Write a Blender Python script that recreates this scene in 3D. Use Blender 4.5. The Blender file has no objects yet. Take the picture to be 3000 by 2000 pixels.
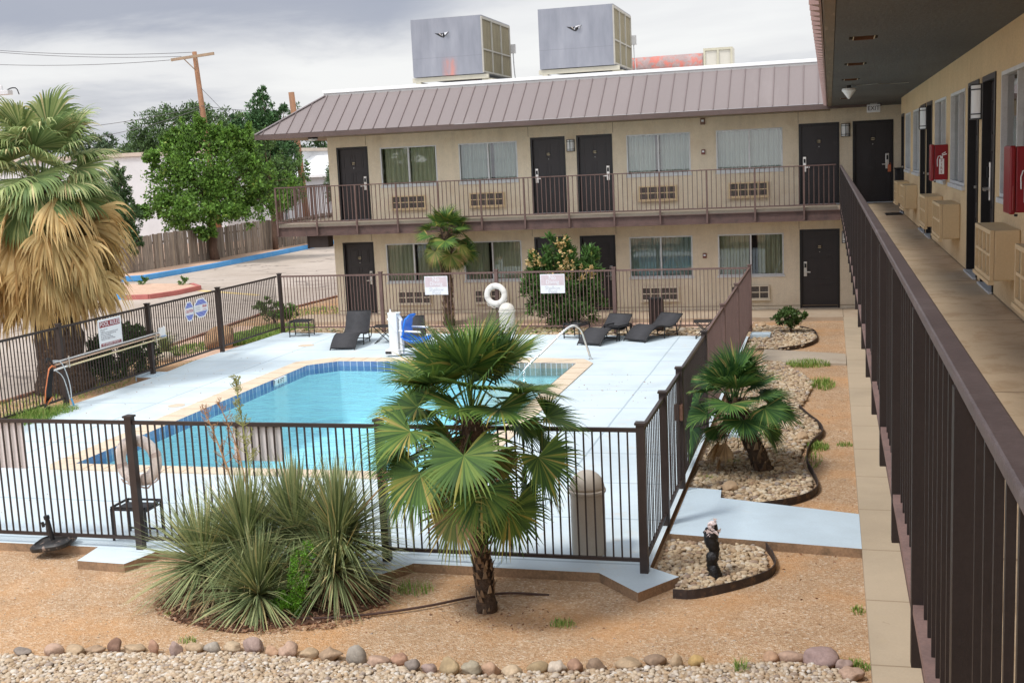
import bpy, bmesh, math, random
import numpy as np
from mathutils import Vector, Matrix

RNG = random.Random(11)
NP = np.random.default_rng(5)
SC = bpy.context.scene
COL = SC.collection
PI = math.pi
rad = math.radians

# ---------------------------------------------------------------- helpers
def link(o, parent=None):
    COL.objects.link(o)
    if parent is not None:
        o.parent = parent
    return o

def tag(o, label=None, cat=None, group=None, kind=None):
    if label: o['label'] = label
    if cat: o['category'] = cat
    if group: o['group'] = group
    if kind: o['kind'] = kind
    return o

def thing(name, loc, label, cat, group=None, rz=0.0):
    o = bpy.data.objects.new(name, None)
    o.empty_display_size = .1
    o.location = loc
    o.rotation_euler = (0, 0, rz)
    link(o)
    return tag(o, label, cat, group)

def worg(o):
    v = Vector((0, 0, 0))
    while o is not None:
        v += Vector(o.location); o = o.parent
    return v

def copy_tree(o, parent=None):
    c = o.copy(); COL.objects.link(c); c.parent = parent
    for ch in list(o.children):
        copy_tree(ch, c)
    return c

class MB:
    """collects geometry in world coordinates (or through a transform T) and links it as one mesh object"""
    def __init__(self, T=None):
        self.v = []; self.f = []; self.m = []; self.T = T
    def add(self, verts, faces, m=0):
        n = len(self.v)
        T = self.T
        self.v.extend([T(*p) for p in verts] if T else [tuple(p) for p in verts])
        for f in faces:
            self.f.append(tuple(i + n for i in f)); self.m.append(m)
        return self
    def box(self, x0, x1, y0, y1, z0, z1, m=0):
        return self.add([(x0,y0,z0),(x1,y0,z0),(x1,y1,z0),(x0,y1,z0),(x0,y0,z1),(x1,y0,z1),(x1,y1,z1),(x0,y1,z1)],
                 [(0,3,2,1),(4,5,6,7),(0,1,5,4),(1,2,6,5),(2,3,7,6),(3,0,4,7)], m)
    def bar(self, p, q, w, h, up=(0,0,1), m=0):
        p = Vector(p); q = Vector(q); d = (q - p).normalized(); up = Vector(up)
        s = d.cross(up)
        if s.length < 1e-4: s = d.cross(Vector((1,0,0)))
        s.normalize(); u = s.cross(d).normalized()
        vs = []
        for c in (p, q):
            for a, b in ((-1,-1),(1,-1),(1,1),(-1,1)):
                vs.append(tuple(c + s*(a*w/2) + u*(b*h/2)))
        return self.add(vs, [(0,3,2,1),(4,5,6,7),(0,1,5,4),(1,2,6,5),(2,3,7,6),(3,0,4,7)], m)
    def tube(self, pts, r, n=8, m=0, cap=True, jit=0.0):
        P = [Vector(p) for p in pts]; k = len(P)
        rs = r if isinstance(r, (list, tuple)) else [r]*k
        vs = []; prev = None
        for i in range(k):
            d = (P[min(i+1,k-1)] - P[max(i-1,0)])
            d = d.normalized() if d.length > 1e-9 else Vector((0,0,1))
            if prev is None:
                a = Vector((1,0,0)) if abs(d.x) < .8 else Vector((0,1,0))
                s = d.cross(a).normalized()
            else:
                s = (prev - d*prev.dot(d))
                s = s.normalized() if s.length > 1e-6 else d.orthogonal().normalized()
            prev = s; t = d.cross(s)
            for j in range(n):
                a = 2*PI*j/n; rr = rs[i]*(1 + (RNG.uniform(-jit, jit) if jit else 0))
                vs.append(tuple(P[i] + (s*math.cos(a) + t*math.sin(a))*rr))
        fs = []
        for i in range(k-1):
            for j in range(n):
                a = i*n + j; b = i*n + (j+1) % n
                fs.append((a, b, b+n, a+n))
        if cap:
            fs.append(tuple(range(n-1, -1, -1))); fs.append(tuple(range((k-1)*n, k*n)))
        return self.add(vs, fs, m)
    def lathe(self, cx, cy, prof, n=24, m=0, cap=True):
        vs = []; fs = []
        for r, z in prof:
            for j in range(n):
                a = 2*PI*j/n; vs.append((cx + r*math.cos(a), cy + r*math.sin(a), z))
        for i in range(len(prof)-1):
            for j in range(n):
                a = i*n + j; b = i*n + (j+1) % n
                fs.append((a, b, b+n, a+n))
        if cap:
            fs.append(tuple(range(n-1, -1, -1))); fs.append(tuple(range((len(prof)-1)*n, len(prof)*n)))
        return self.add(vs, fs, m)
    def prism(self, poly, z0, z1, m=0, mside=None):
        n = len(poly)
        vs = [(x, y, z0) for x, y in poly] + [(x, y, z1) for x, y in poly]
        self.add(vs, [tuple(range(n, 2*n))], m)
        k = len(self.v) - 2*n
        for i in range(n):
            j = (i+1) % n
            self.f.append((k+i, k+j, k+n+j, k+n+i)); self.m.append(m if mside is None else mside)
        self.f.append(tuple(range(k+n-1, k-1, -1))); self.m.append(m if mside is None else mside)
        return self
    def build(self, name, mats, parent=None, smooth=False, bevel=0, fixn=True, angle=None):
        me = bpy.data.meshes.new(name)
        o = Vector((0,0,0)) if parent is None else worg(parent)
        me.from_pydata([(a-o.x, b-o.y, c-o.z) for a, b, c in self.v], [], self.f)
        if not isinstance(mats, (list, tuple)): mats = [mats]
        for mt in mats: me.materials.append(mt)
        if len(mats) > 1: me.polygons.foreach_set('material_index', self.m)
        if fixn:
            bm = bmesh.new(); bm.from_mesh(me); bmesh.ops.recalc_face_normals(bm, faces=bm.faces)
            bm.to_mesh(me); bm.free()
        if smooth: me.polygons.foreach_set('use_smooth', [True]*len(me.polygons))
        me.update()
        ob = bpy.data.objects.new(name, me); link(ob, parent)
        if bevel:
            b = ob.modifiers.new('bevel', 'BEVEL'); b.width = bevel; b.segments = 2; b.limit_method = 'ANGLE'
        if angle and smooth:
            try:
                me.set_sharp_from_angle(angle=rad(angle))
            except Exception: pass
        return ob

def mesh_np(name, V, F, mats, parent=None, midx=None, smooth=False):
    """V (n,3), F (m,k) numpy"""
    me = bpy.data.meshes.new(name)
    o = worg(parent) if parent is not None else Vector((0,0,0))
    V = np.asarray(V, np.float32) - np.array([o.x, o.y, o.z], np.float32)
    F = np.asarray(F, np.int32); n, k = F.shape
    me.vertices.add(len(V)); me.vertices.foreach_set('co', V.ravel())
    me.loops.add(n*k); me.loops.foreach_set('vertex_index', F.ravel())
    me.polygons.add(n)
    me.polygons.foreach_set('loop_start', np.arange(0, n*k, k, dtype=np.int32))
    me.polygons.foreach_set('loop_total', np.full(n, k, np.int32))
    if smooth: me.polygons.foreach_set('use_smooth', np.ones(n, bool))
    if not isinstance(mats, (list, tuple)): mats = [mats]
    for mt in mats: me.materials.append(mt)
    if midx is not None: me.polygons.foreach_set('material_index', np.asarray(midx, np.int32))
    me.update(calc_edges=True); me.validate()
    ob = bpy.data.objects.new(name, me)
    return link(ob, parent)

def fill_poly(name, outer, holes, z, depth, mats, parent=None):
    """flat sheet with holes plus outer side walls down to z-depth; mats = [top, side]"""
    bm = bmesh.new(); edges = []
    for loop in [outer] + holes:
        vs = [bm.verts.new((x, y, z)) for x, y in loop]
        for i in range(len(vs)):
            edges.append(bm.edges.new((vs[i], vs[(i+1) % len(vs)])))
    bmesh.ops.triangle_fill(bm, use_beauty=True, use_dissolve=False, edges=edges)
    for f in bm.faces:
        if f.normal.z < 0: f.normal_flip()
    if depth > 0:
        n = len(outer)
        for i in range(n):
            a = outer[i]; b = outer[(i+1) % n]
            vs = [bm.verts.new(p) for p in ((a[0],a[1],z),(b[0],b[1],z),(b[0],b[1],z-depth),(a[0],a[1],z-depth))]
            f = bm.faces.new(vs); f.material_index = 1
    me = bpy.data.meshes.new(name); bm.to_mesh(me); bm.free()
    for mt in mats: me.materials.append(mt)
    return link(bpy.data.objects.new(name, me), parent)

def text(name, body, size, origin, right, up, mt, parent=None, align='CENTER', ext=.0012, sx=1.0):
    cu = bpy.data.curves.new(name, 'FONT'); cu.body = body; cu.size = size; cu.align_x = align; cu.align_y = 'CENTER'
    cu.extrude = ext; cu.resolution_u = 3; cu.space_character = 1.0
    ob = bpy.data.objects.new(name + '_curve', cu); COL.objects.link(ob)
    dg = bpy.context.evaluated_depsgraph_get(); dg.update()
    me = bpy.data.meshes.new_from_object(ob.evaluated_get(dg))
    COL.objects.unlink(ob); bpy.data.objects.remove(ob)
    r = Vector(right).normalized(); u = Vector(up).normalized(); nn = r.cross(u)
    M4 = Matrix(((r.x*sx, u.x, nn.x, origin[0]), (r.y*sx, u.y, nn.y, origin[1]), (r.z*sx, u.z, nn.z, origin[2]), (0,0,0,1)))
    me.transform(M4)
    if parent is not None:
        me.transform(Matrix.Translation(-worg(parent)))
    me.materials.clear(); me.materials.append(mt); me.name = name
    return link(bpy.data.objects.new(name, me), parent)

# ---------------------------------------------------------------- materials
class NT:
    def __init__(self, name):
        self.mat = bpy.data.materials.new(name); self.mat.use_nodes = True
        self.t = self.mat.node_tree; self.t.nodes.clear()
        self.out = self.n('ShaderNodeOutputMaterial')
    def n(self, ty, **kw):
        nd = self.t.nodes.new(ty)
        for k, v in kw.items(): setattr(nd, k, v)
        return nd
    def l(self, a, b): self.t.links.new(a, b)
    def math(self, op, a, b=None, c=None):
        nd = self.n('ShaderNodeMath', operation=op)
        for i, x in enumerate((a, b, c)):
            if x is None: continue
            if isinstance(x, (int, float)): nd.inputs[i].default_value = x
            else: self.l(x, nd.inputs[i])
        return nd.outputs[0]
    def noise(self, vec, scale, detail=4, rough=.55, dist=0):
        nd = self.n('ShaderNodeTexNoise'); nd.inputs['Scale'].default_value = scale
        nd.inputs['Detail'].default_value = detail; nd.inputs['Roughness'].default_value = rough
        nd.inputs['Distortion'].default_value = dist
        if vec is not None: self.l(vec, nd.inputs['Vector'])
        return nd.outputs['Fac']
    def ramp(self, fac, stops, interp='LINEAR'):
        nd = self.n('ShaderNodeValToRGB'); cr = nd.color_ramp; cr.interpolation = interp
        while len(cr.elements) < len(stops): cr.elements.new(.5)
        for e, (p, c) in zip(cr.elements, stops):
            e.position = p; e.color = (c[0], c[1], c[2], 1) if not isinstance(c, (int, float)) else (c, c, c, 1)
        self.l(fac, nd.inputs[0]); return nd.outputs[0]
    def mix(self, fac, a, b, mode='MIX'):
        nd = self.n('ShaderNodeMix', data_type='RGBA', blend_type=mode)
        for s, x in ((nd.inputs[0], fac), (nd.inputs[6], a), (nd.inputs[7], b)):
            if isinstance(x, (int, float)): s.default_value = x
            elif isinstance(x, (tuple, list)): s.default_value = (x[0], x[1], x[2], 1)
            else: self.l(x, s)
        return nd.outputs[2]
    def pbsdf(self, col, rough=.8, metal=0, spec=.5):
        p = self.n('ShaderNodeBsdfPrincipled')
        for key, x in (('Base Color', col), ('Roughness', rough), ('Metallic', metal), ('Specular IOR Level', spec)):
            s = p.inputs[key]
            if isinstance(x, (int, float)): s.default_value = x
            elif isinstance(x, (tuple, list)): s.default_value = (x[0], x[1], x[2], 1)
            else: self.l(x, s)
        return p
    def bump(self, h, strength, dist, p):
        b = self.n('ShaderNodeBump'); b.inputs['Strength'].default_value = strength; b.inputs['Distance'].default_value = dist
        self.l(h, b.inputs['Height']); self.l(b.outputs[0], p.inputs['Normal']); return b
    def done(self, shader):
        self.l(shader, self.out.inputs['Surface']); return self.mat

def mul(c, k): return tuple(max(0, min(1, x*k)) for x in c)

def pm(name, col, rough=.8, var=.12, vs=4., bump=.0, bs=60., bd=.01, metal=0, spec=.4, col2=None, thr=(.52,.68), fine=.06, geo=False, sz=(1,1,1), streak=0.0):
    """base colour + large noise variation + optional stain colour + bump"""
    t = NT(name)
    vec = t.n('ShaderNodeNewGeometry').outputs['Position'] if geo else t.n('ShaderNodeTexCoord').outputs['Object']
    if sz != (1,1,1):
        mp = t.n('ShaderNodeMapping'); mp.inputs['Scale'].default_value = sz; t.l(vec, mp.inputs[0]); vec = mp.outputs[0]
    n1 = t.noise(vec, vs, 6, .6)
    c = t.ramp(n1, [(.25, mul(col, 1-var)), (.75, mul(col, 1+var))])
    if col2 is not None:
        n2 = t.noise(vec, vs*1.7, 8, .65, .4)
        f = t.ramp(n2, [(thr[0], 0), (thr[1], 1)])
        c = t.mix(f, c, col2)
    if fine:
        n3 = t.noise(vec, bs, 3, .6)
        c = t.mix(1.0, c, t.ramp(n3, [(.3, 1-fine*2), (.7, 1.0)]), 'MULTIPLY')
    if streak:
        ms = t.n('ShaderNodeMapping'); ms.inputs['Scale'].default_value = (3.2,3.2,.28); t.l(vec, ms.inputs[0])
        c = t.mix(1.0, c, t.ramp(t.noise(ms.outputs[0], 1.3, 6, .62), [(.32,1-streak),(.56,1.0)]), 'MULTIPLY')
        c = t.mix(1.0, c, t.ramp(t.noise(vec, 7.0, 5, .7), [(.33,1-streak*.7),(.5,1.0)]), 'MULTIPLY')
    p = t.pbsdf(c, rough, metal, spec)
    if bump:
        t.bump(t.noise(vec, bs, 4, .65), bump, bd, p)
    return t.done(p.outputs[0])

def island_mat(name, stops, rough=.7, trans=0.0, bump=0, bs=40, spec=.35, vary=.12, vs=3.0):
    """colour per loose piece (leaf, stone, straw)"""
    t = NT(name)
    g = t.n('ShaderNodeNewGeometry')
    c = t.ramp(g.outputs['Random Per Island'], stops)
    nz = t.noise(g.outputs['Position'], vs, 3)
    c = t.mix(1.0, c, t.ramp(nz, [(.3, 1-vary), (.7, 1.0)]), 'MULTIPLY')
    p = t.pbsdf(c, rough, 0, spec)
    if bump: t.bump(t.noise(t.n('ShaderNodeTexCoord').outputs['Object'], bs, 4), bump, .01, p)
    if trans > 0:
        tr = t.n('ShaderNodeBsdfTranslucent'); t.l(c, tr.inputs[0])
        ms = t.n('ShaderNodeMixShader'); ms.inputs[0].default_value = trans
        t.l(p.outputs[0], ms.inputs[1]); t.l(tr.outputs[0], ms.inputs[2])
        return t.done(ms.outputs[0])
    return t.done(p.outputs[0])

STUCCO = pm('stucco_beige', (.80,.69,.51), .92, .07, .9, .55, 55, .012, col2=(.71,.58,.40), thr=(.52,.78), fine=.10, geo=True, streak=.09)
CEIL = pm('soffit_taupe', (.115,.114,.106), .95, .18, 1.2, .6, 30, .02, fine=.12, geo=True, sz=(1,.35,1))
ROOFM = pm('roof_metal', (.20,.168,.161), .52, .06, .5, 0, 30, metal=0.0, spec=.45, col2=(.26,.225,.215), thr=(.6,.9), fine=.02, geo=True, sz=(1,.3,.3))
FASCIA = pm('fascia_brown', (.11,.075,.065), .7, .2, 2, .2, 40, fine=.1, geo=True)
BEAM = pm('beam_brown', (.13,.078,.065), .65, .25, 1.5, .3, 25, .01, col2=(.06,.04,.035), thr=(.5,.75), fine=.1, geo=True)
RAILM = pm('rail_brown', (.023,.016,.0145), .5, .2, 6, .1, 90, fine=.12, geo=True)
RAILBOT = pm('rail_faded', (.24,.155,.135), .7, .2, 4, .12, 80, col2=(.16,.11,.10), thr=(.5,.7), fine=.12, geo=True)
NEARST = pm('stucco_tan_lifted', (.70,.53,.31), .92, .07, .9, .6, 55, .014, col2=(.60,.44,.25), thr=(.58,.8), fine=.10, geo=True, streak=.05)  # tan near-wing stucco, colour lifted to stand in for light under the walkway roof
RAILTOP = pm('rail_worn', (.105,.078,.075), .48, .2, 4, .12, 80, col2=(.17,.14,.135), thr=(.55,.75), fine=.12, geo=True)
FARRAIL = pm('balcony_rail_brown', (.135,.082,.068), .6, .2, 5, fine=.1, geo=True)
FENCEM = pm('fence_brown', (.042,.030,.026), .45, .18, 5, .08, 90, fine=.1, geo=True)
FENCER = pm('fence_brown_faded', (.16,.098,.082), .6, .18, 3, .1, 90, fine=.1, geo=True)
DOORM = pm('door_dark', (.032,.026,.025), .45, .1, 3, .15, 35, .004, fine=.1, geo=True, col2=(.05,.043,.04), thr=(.6,.8))
DOORF = pm('door_frame_black', (.012,.010,.010), .4, .1, 4, fine=.05)
ALU = pm('aluminium', (.55,.56,.56), .4, .08, 5, metal=.55, fine=.05)
ALUD = pm('aluminium_dull', (.62,.63,.62), .5, .1, 6, metal=.2, fine=.05)
CHROME = pm('lock_steel', (.66,.64,.60), .28, .05, 5, metal=.9, fine=.02)
STEEL = pm('stainless', (.72,.71,.69), .16, .04, 6, metal=1.0, fine=.0)
ACM = pm('ac_beige', (.66,.50,.29), .6, .06, 2, .1, 60, fine=.05, geo=True)
ACW = pm('ac_cream', (.70,.61,.46), .6, .06, 2, .1, 60, fine=.05, geo=True)
ACD = pm('ac_dark', (.10,.083,.07), .8, .4, 14, .4, 90, col2=(.2,.17,.14), fine=.2)
ACG = pm('ac_screen', (.40,.30,.17), .7, .12, 8, .2, 120, fine=.15)
CURT = pm('curtain_sage', (.43,.50,.43), .95, .08, 3, .15, 80, fine=.05, geo=True, sz=(6,1,.4))
CURTY = pm('curtain_yellow', (.55,.55,.37), .95, .10, 3, .15, 80, fine=.05, geo=True, sz=(6,1,.4))
ROOMD = pm('room_dark', (.035,.034,.033), .9, .2, 2)
GLOBE = pm('lamp_glass', (.72,.74,.73), .3, .02, 5, fine=.0)
BLACKM = pm('black_metal', (.018,.018,.019), .45, .15, 8, fine=.1)
SLING = pm('sling_mesh', (.052,.052,.056), .8, .15, 10, .3, 200, fine=.2)
CONC = pm('concrete', (.46,.39,.30), .9, .12, 1.2, .25, 70, .008, col2=(.36,.28,.20), thr=(.55,.8), fine=.12, geo=True)
WHITE = pm('white_paint', (.80,.80,.79), .6, .04, 2, fine=.03, geo=True)
PLASTW = pm('white_plastic', (.80,.80,.78), .35, .03, 4, fine=.0)
RED = pm('cabinet_red', (.25,.006,.012), .35, .12, 4, .05, 60, fine=.05)
SIGNW = pm('sign_white', (.80,.82,.84), .5, .03, 5, fine=.03)
SIGNB = pm('sign_back', (.72,.68,.66), .55, .05, 4, fine=.04)
MAROON = pm('sign_maroon', (.28,.035,.045), .5, .08, 6)
PINKF = pm('sign_faded_pink', (.66,.56,.58), .55, .08, 7)
BLUESIGN = pm('sign_blue', (.09,.13,.50), .5, .1, 20, fine=.05)
REDTXT = pm('text_red', (.55,.06,.09), .5, .1, 9)
GREYTXT = pm('text_grey', (.22,.22,.25), .6, .05, 9)
PALETXT = pm('text_pale', (.56,.58,.60), .6, .05, 9)
PALEBLUE = pm('text_pale_blue', (.42,.48,.80), .6, .05, 9)
BLACKTXT = pm('text_black', (.02,.02,.02), .5, .05, 9)
# ---------------------------------------------------------------- ground materials
def ground_mat(name, cols, scale, bump, big=(.85,1.08), speck=None, rough=.95, bscale=.35, dirs=(1,1,1)):
    t = NT(name)
    pos = t.n('ShaderNodeNewGeometry').outputs['Position']
    vo = t.n('ShaderNodeTexVoronoi'); vo.inputs['Scale'].default_value = scale; t.l(pos, vo.inputs['Vector'])
    sep = t.n('ShaderNodeSeparateColor'); t.l(vo.outputs['Color'], sep.inputs[0])
    c = t.ramp(sep.outputs[0], [(i/(len(cols)-1), x) for i, x in enumerate(cols)])
    n1 = t.noise(pos, bscale, 6, .6); n2 = t.noise(pos, bscale*7, 5, .6)
    c = t.mix(1, c, t.ramp(n1, [(.3, big[0]), (.7, big[1] if big[1] <= 1 else 1)]), 'MULTIPLY')
    c = t.mix(.55, c, t.ramp(n2, [(.3, .72), (.7, 1)]), 'MULTIPLY')
    if speck:
        n3 = t.noise(pos, speck[0], 4, .6)
        c = t.mix(t.ramp(n3, [(speck[1]-.14, 0), (speck[1]+.2, .8)]), c, speck[2])
    p = t.pbsdf(c, rough, 0, .2)
    h = t.math('ADD', vo.outputs['Distance'], t.math('MULTIPLY', n2, .6))
    t.bump(h, bump, .012, p)
    return t.done(p.outputs[0])

DIRT = ground_mat('dirt_reddish', [(.36,.21,.105),(.54,.35,.205),(.45,.28,.15),(.65,.47,.31),(.50,.325,.185),(.74,.60,.45)], 55, .9, (.84,1.0), (1.1,.60,(.56,.29,.115)))
DIRTF = ground_mat('dirt_pinkish', [(.56,.37,.25),(.68,.48,.36),(.62,.42,.30)], 30, .5, (.85,1.0))
PEBBASE = ground_mat('pebble_base', [(.20,.14,.09),(.36,.28,.19),(.28,.20,.13),(.45,.36,.26)], 32, 1.0, (.75,1.0))

def asphalt():
    t = NT('asphalt_weathered'); pos = t.n('ShaderNodeNewGeometry').outputs['Position']
    n1 = t.noise(pos, .25, 8, .6); n2 = t.noise(pos, 25, 3, .6)
    c = t.ramp(n1, [(.3, (.40,.335,.275)), (.7, (.52,.45,.385))])
    c = t.mix(1, c, t.ramp(n2, [(.3,.82),(.7,1)]), 'MULTIPLY')
    # alligator cracks, longer along x
    mp = t.n('ShaderNodeMapping'); mp.inputs['Scale'].default_value = (.35,1.1,1); t.l(pos, mp.inputs[0])
    ds = t.n('ShaderNodeVectorMath', operation='ADD'); t.l(mp.outputs[0], ds.inputs[0])
    nz = t.n('ShaderNodeTexNoise'); nz.inputs['Scale'].default_value = 1.2; t.l(pos, nz.inputs['Vector']); t.l(nz.outputs['Color'], ds.inputs[1])
    vo = t.n('ShaderNodeTexVoronoi', feature='DISTANCE_TO_EDGE'); vo.inputs['Scale'].default_value = .9; t.l(ds.outputs[0], vo.inputs['Vector'])
    cr = t.ramp(vo.outputs['Distance'], [(.0,1),(.03,.6),(.05,0)])
    msk = t.ramp(t.noise(pos, .35, 3), [(.42,0),(.6,1)])
    c = t.mix(t.math('MULTIPLY', t.math('MULTIPLY', cr, msk), .75), c, (.12,.10,.09))
    p = t.pbsdf(c, .9, 0, .25); t.bump(n2, .3, .01, p)
    return t.done(p.outputs[0])
ASPH = asphalt()

def jointed(name, col, var, xs, ys, ymod=None, yoff=0, jw=.012, stain=None, jcol=(.5,.6,.66), rough=.75, crack=False):
    """painted or bare concrete with sawn joints at given x and y"""
    t = NT(name); pos = t.n('ShaderNodeNewGeometry').outputs['Position']
    sp = t.n('ShaderNodeSeparateXYZ'); t.l(pos, sp.inputs[0])
    wob = t.math('MULTIPLY', t.math('SUBTRACT', t.noise(pos, 1.3, 2), .5), .03)
    X = t.math('ADD', sp.outputs[0], wob); Y = t.math('ADD', sp.outputs[1], wob)
    m = None
    def acc(v):
        nonlocal m
        m = v if m is None else t.math('MAXIMUM', m, v)
    for x in xs: acc(t.math('LESS_THAN', t.math('ABSOLUTE', t.math('SUBTRACT', X, x)), jw))
    for y in ys: acc(t.math('LESS_THAN', t.math('ABSOLUTE', t.math('SUBTRACT', Y, y)), jw*1.6))
    if ymod: acc(t.math('LESS_THAN', t.math('ABSOLUTE', t.math('SUBTRACT', t.math('PINGPONG', t.math('SUBTRACT', Y, yoff), ymod/2), 0)), jw*1.1))
    n1 = t.noise(pos, .8, 7, .6); n2 = t.noise(pos, 45, 4, .6); n3 = t.noise(pos, 3.1, 8, .7, .5)
    c = t.ramp(n1, [(.3, mul(col, 1-var)), (.7, mul(col, 1+var))])
    if stain: c = t.mix(t.ramp(n3, [(stain[0], 0), (stain[0]+.1, stain[2])]), c, stain[1])
    n4 = t.noise(pos, 7.5, 6, .7, 1.0)
    c = t.mix(t.ramp(n4, [(.70,0),(.74,.5)]), c, mul(jcol, .7))
    if m is not None: c = t.mix(t.math('MULTIPLY', m, .85), c, jcol)
    if crack:
        ds = t.n('ShaderNodeVectorMath', operation='ADD'); t.l(pos, ds.inputs[0])
        nz = t.n('ShaderNodeTexNoise'); nz.inputs['Scale'].default_value = 3; nz.inputs['Detail'].default_value = 6; t.l(pos, nz.inputs['Vector'])
        sc = t.n('ShaderNodeVectorMath', operation='SCALE'); sc.inputs['Scale'].default_value = .22; t.l(nz.outputs['Color'], sc.inputs[0]); t.l(sc.outputs[0], ds.inputs[1])
        vo = t.n('ShaderNodeTexVoronoi', feature='DISTANCE_TO_EDGE'); vo.inputs['Scale'].default_value = .55; t.l(ds.outputs[0], vo.inputs['Vector'])
        f = t.math('MULTIPLY', t.math('LESS_THAN', vo.outputs['Distance'], .007), t.ramp(t.noise(pos, .3, 2), [(.5,0),(.56,.7)]))
        c = t.mix(f, c, mul(jcol, .5))
    c = t.mix(1, c, t.ramp(n2, [(.3,.93),(.7,1)]), 'MULTIPLY')
    c = t.mix(1, c, t.ramp(t.noise(pos, .42, 7, .65, .6), [(.34,.86),(.55,1)]), 'MULTIPLY')
    p = t.pbsdf(c, rough, 0, .3); t.bump(n2, .25, .006, p)
    return t.done(p.outputs[0])

DECK = jointed('deck_paint', (.60,.70,.745), .07, [-12.55,-3.62], [], 1.53, 19.33, .016, (.56,(.62,.63,.59),.6), (.36,.45,.50))
PATHB = jointed('path_paint', (.56,.68,.755), .05, [], [], None, 0, .01, (.60,(.60,.66,.68),.6), (.40,.47,.52))
SIDEW = jointed('sidewalk', (.47,.385,.275), .06, [], [], 1.45, 12.45, .011, (.56,(.47,.385,.26),.5), (.30,.23,.15), .9, False)
DECKSIDE = pm('deck_edge_dirty', (.34,.22,.13), .95, .25, 2.5, .4, 40, .01, col2=(.22,.15,.09), fine=.15, geo=True)
WALKF = jointed('walkway_floor', (.56,.435,.29), .12, [], [], 3.0, 4.3, .012, (.50,(.44,.31,.19),.7), (.26,.185,.12), .85, False)
COPING = pm('coping_stone', (.68,.57,.43), .85, .07, 2.5, .25, 40, .006, col2=(.56,.43,.30), thr=(.55,.75), fine=.08, geo=True)

def tile_mat(name, c1, c2, size=.155, zoff=0):
    t = NT(name); pos = t.n('ShaderNodeNewGeometry').outputs['Position']
    sp = t.n('ShaderNodeSeparateXYZ'); t.l(pos, sp.inputs[0])
    u = t.math('ADD', sp.outputs[0], sp.outputs[1])
    g = t.math('LESS_THAN', t.math('PINGPONG', u, size/2), .008)
    cell = t.math('FLOOR', t.math('DIVIDE', u, size))
    wn = t.n('ShaderNodeTexWhiteNoise', noise_dimensions='1D'); t.l(cell, wn.inputs['W'])
    c = t.ramp(wn.outputs['Value'], [(0, c1), (1, c2)])
    c = t.mix(1, c, t.ramp(t.noise(pos, 30, 4), [(.3,.75),(.7,1)]), 'MULTIPLY')
    c = t.mix(g, c, (.55,.60,.66))
    return t.done(t.pbsdf(c, .25, 0, .5).outputs[0])
TILE = tile_mat('pool_tile_blue', (.11,.20,.43), (.22,.33,.56))
TILEG = tile_mat('spa_tile_grey', (.30,.30,.26), (.50,.49,.43), .11)
POOLIN = pm('pool_plaster', (.66,.89,.93), .8, .04, .6, geo=True, fine=.0)
SPAIN = pm('spa_plaster', (.62,.66,.62), .8, .06, 1.0, geo=True, fine=.0)

def water_mat():
    t = NT('pool_water'); pos = t.n('ShaderNodeNewGeometry').outputs['Position']
    mp = t.n('ShaderNodeMapping'); mp.inputs['Scale'].default_value = (.8,1.5,1); t.l(pos, mp.inputs[0])
    h = t.math('ADD', t.noise(mp.outputs[0], 1.7, 5, .6, .6), t.math('MULTIPLY', t.noise(mp.outputs[0], 5.5, 3, .6, .4), .35))
    tr = t.n('ShaderNodeBsdfTransparent'); tr.inputs[0].default_value = (.72,.945,.985,1)
    gl = t.n('ShaderNodeBsdfGlossy'); gl.inputs['Roughness'].default_value = .04; gl.inputs['Color'].default_value = (.9,.95,1,1)
    b = t.n('ShaderNodeBump'); b.inputs['Strength'].default_value = .55; b.inputs['Distance'].default_value = .13; t.l(h, b.inputs['Height'])
    t.l(b.outputs[0], gl.inputs['Normal'])
    fr = t.n('ShaderNodeFresnel'); fr.inputs['IOR'].default_value = 1.33; t.l(b.outputs[0], fr.inputs['Normal'])
    ms = t.n('ShaderNodeMixShader'); t.l(t.math('MULTIPLY', fr.outputs[0], .72), ms.inputs[0]); t.l(tr.outputs[0], ms.inputs[1]); t.l(gl.outputs[0], ms.inputs[2])
    return t.done(ms.outputs[0])
WATER = water_mat()

def glass_mat():
    t = NT('window_glass')
    tr = t.n('ShaderNodeBsdfTransparent'); tr.inputs[0].default_value = (.93,.96,.95,1)
    gl = t.n('ShaderNodeBsdfGlossy'); gl.inputs['Roughness'].default_value = .01
    fr = t.n('ShaderNodeFresnel'); fr.inputs['IOR'].default_value = 1.65
    ms = t.n('ShaderNodeMixShader'); t.l(t.math('ADD', t.math('MULTIPLY', fr.outputs[0], 1.0), .05), ms.inputs[0]); t.l(tr.outputs[0], ms.inputs[1]); t.l(gl.outputs[0], ms.inputs[2])
    return t.done(ms.outputs[0])
GLASS = glass_mat()
KERBB = pm('kerb_blue', (.09,.33,.66), .8, .15, 1.5, .2, 40, col2=(.30,.42,.55), thr=(.6,.75), geo=True)
KERBR = pm('kerb_red', (.46,.15,.13), .8, .15, 1.5, .2, 40, col2=(.45,.22,.18), thr=(.6,.75), geo=True)
YELLOWP = pm('yellow_paint', (.70,.52,.20), .85, .15, 3, geo=True, col2=(.5,.42,.33), thr=(.5,.7))

# ---------------------------------------------------------------- setting: ground, roads, pool deck
D = 31.96; FL = 2.74; CE = 5.2; WX = 1.30
tag(fill_poly('ground', [(-400,-60),(400,-60),(400,600),(-400,600)], [[(-11.6,14.75),(-5.05,14.75),(-5.05,23.95),(-11.6,23.95)]], -.10, 0, [DIRT]), kind='structure')
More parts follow.
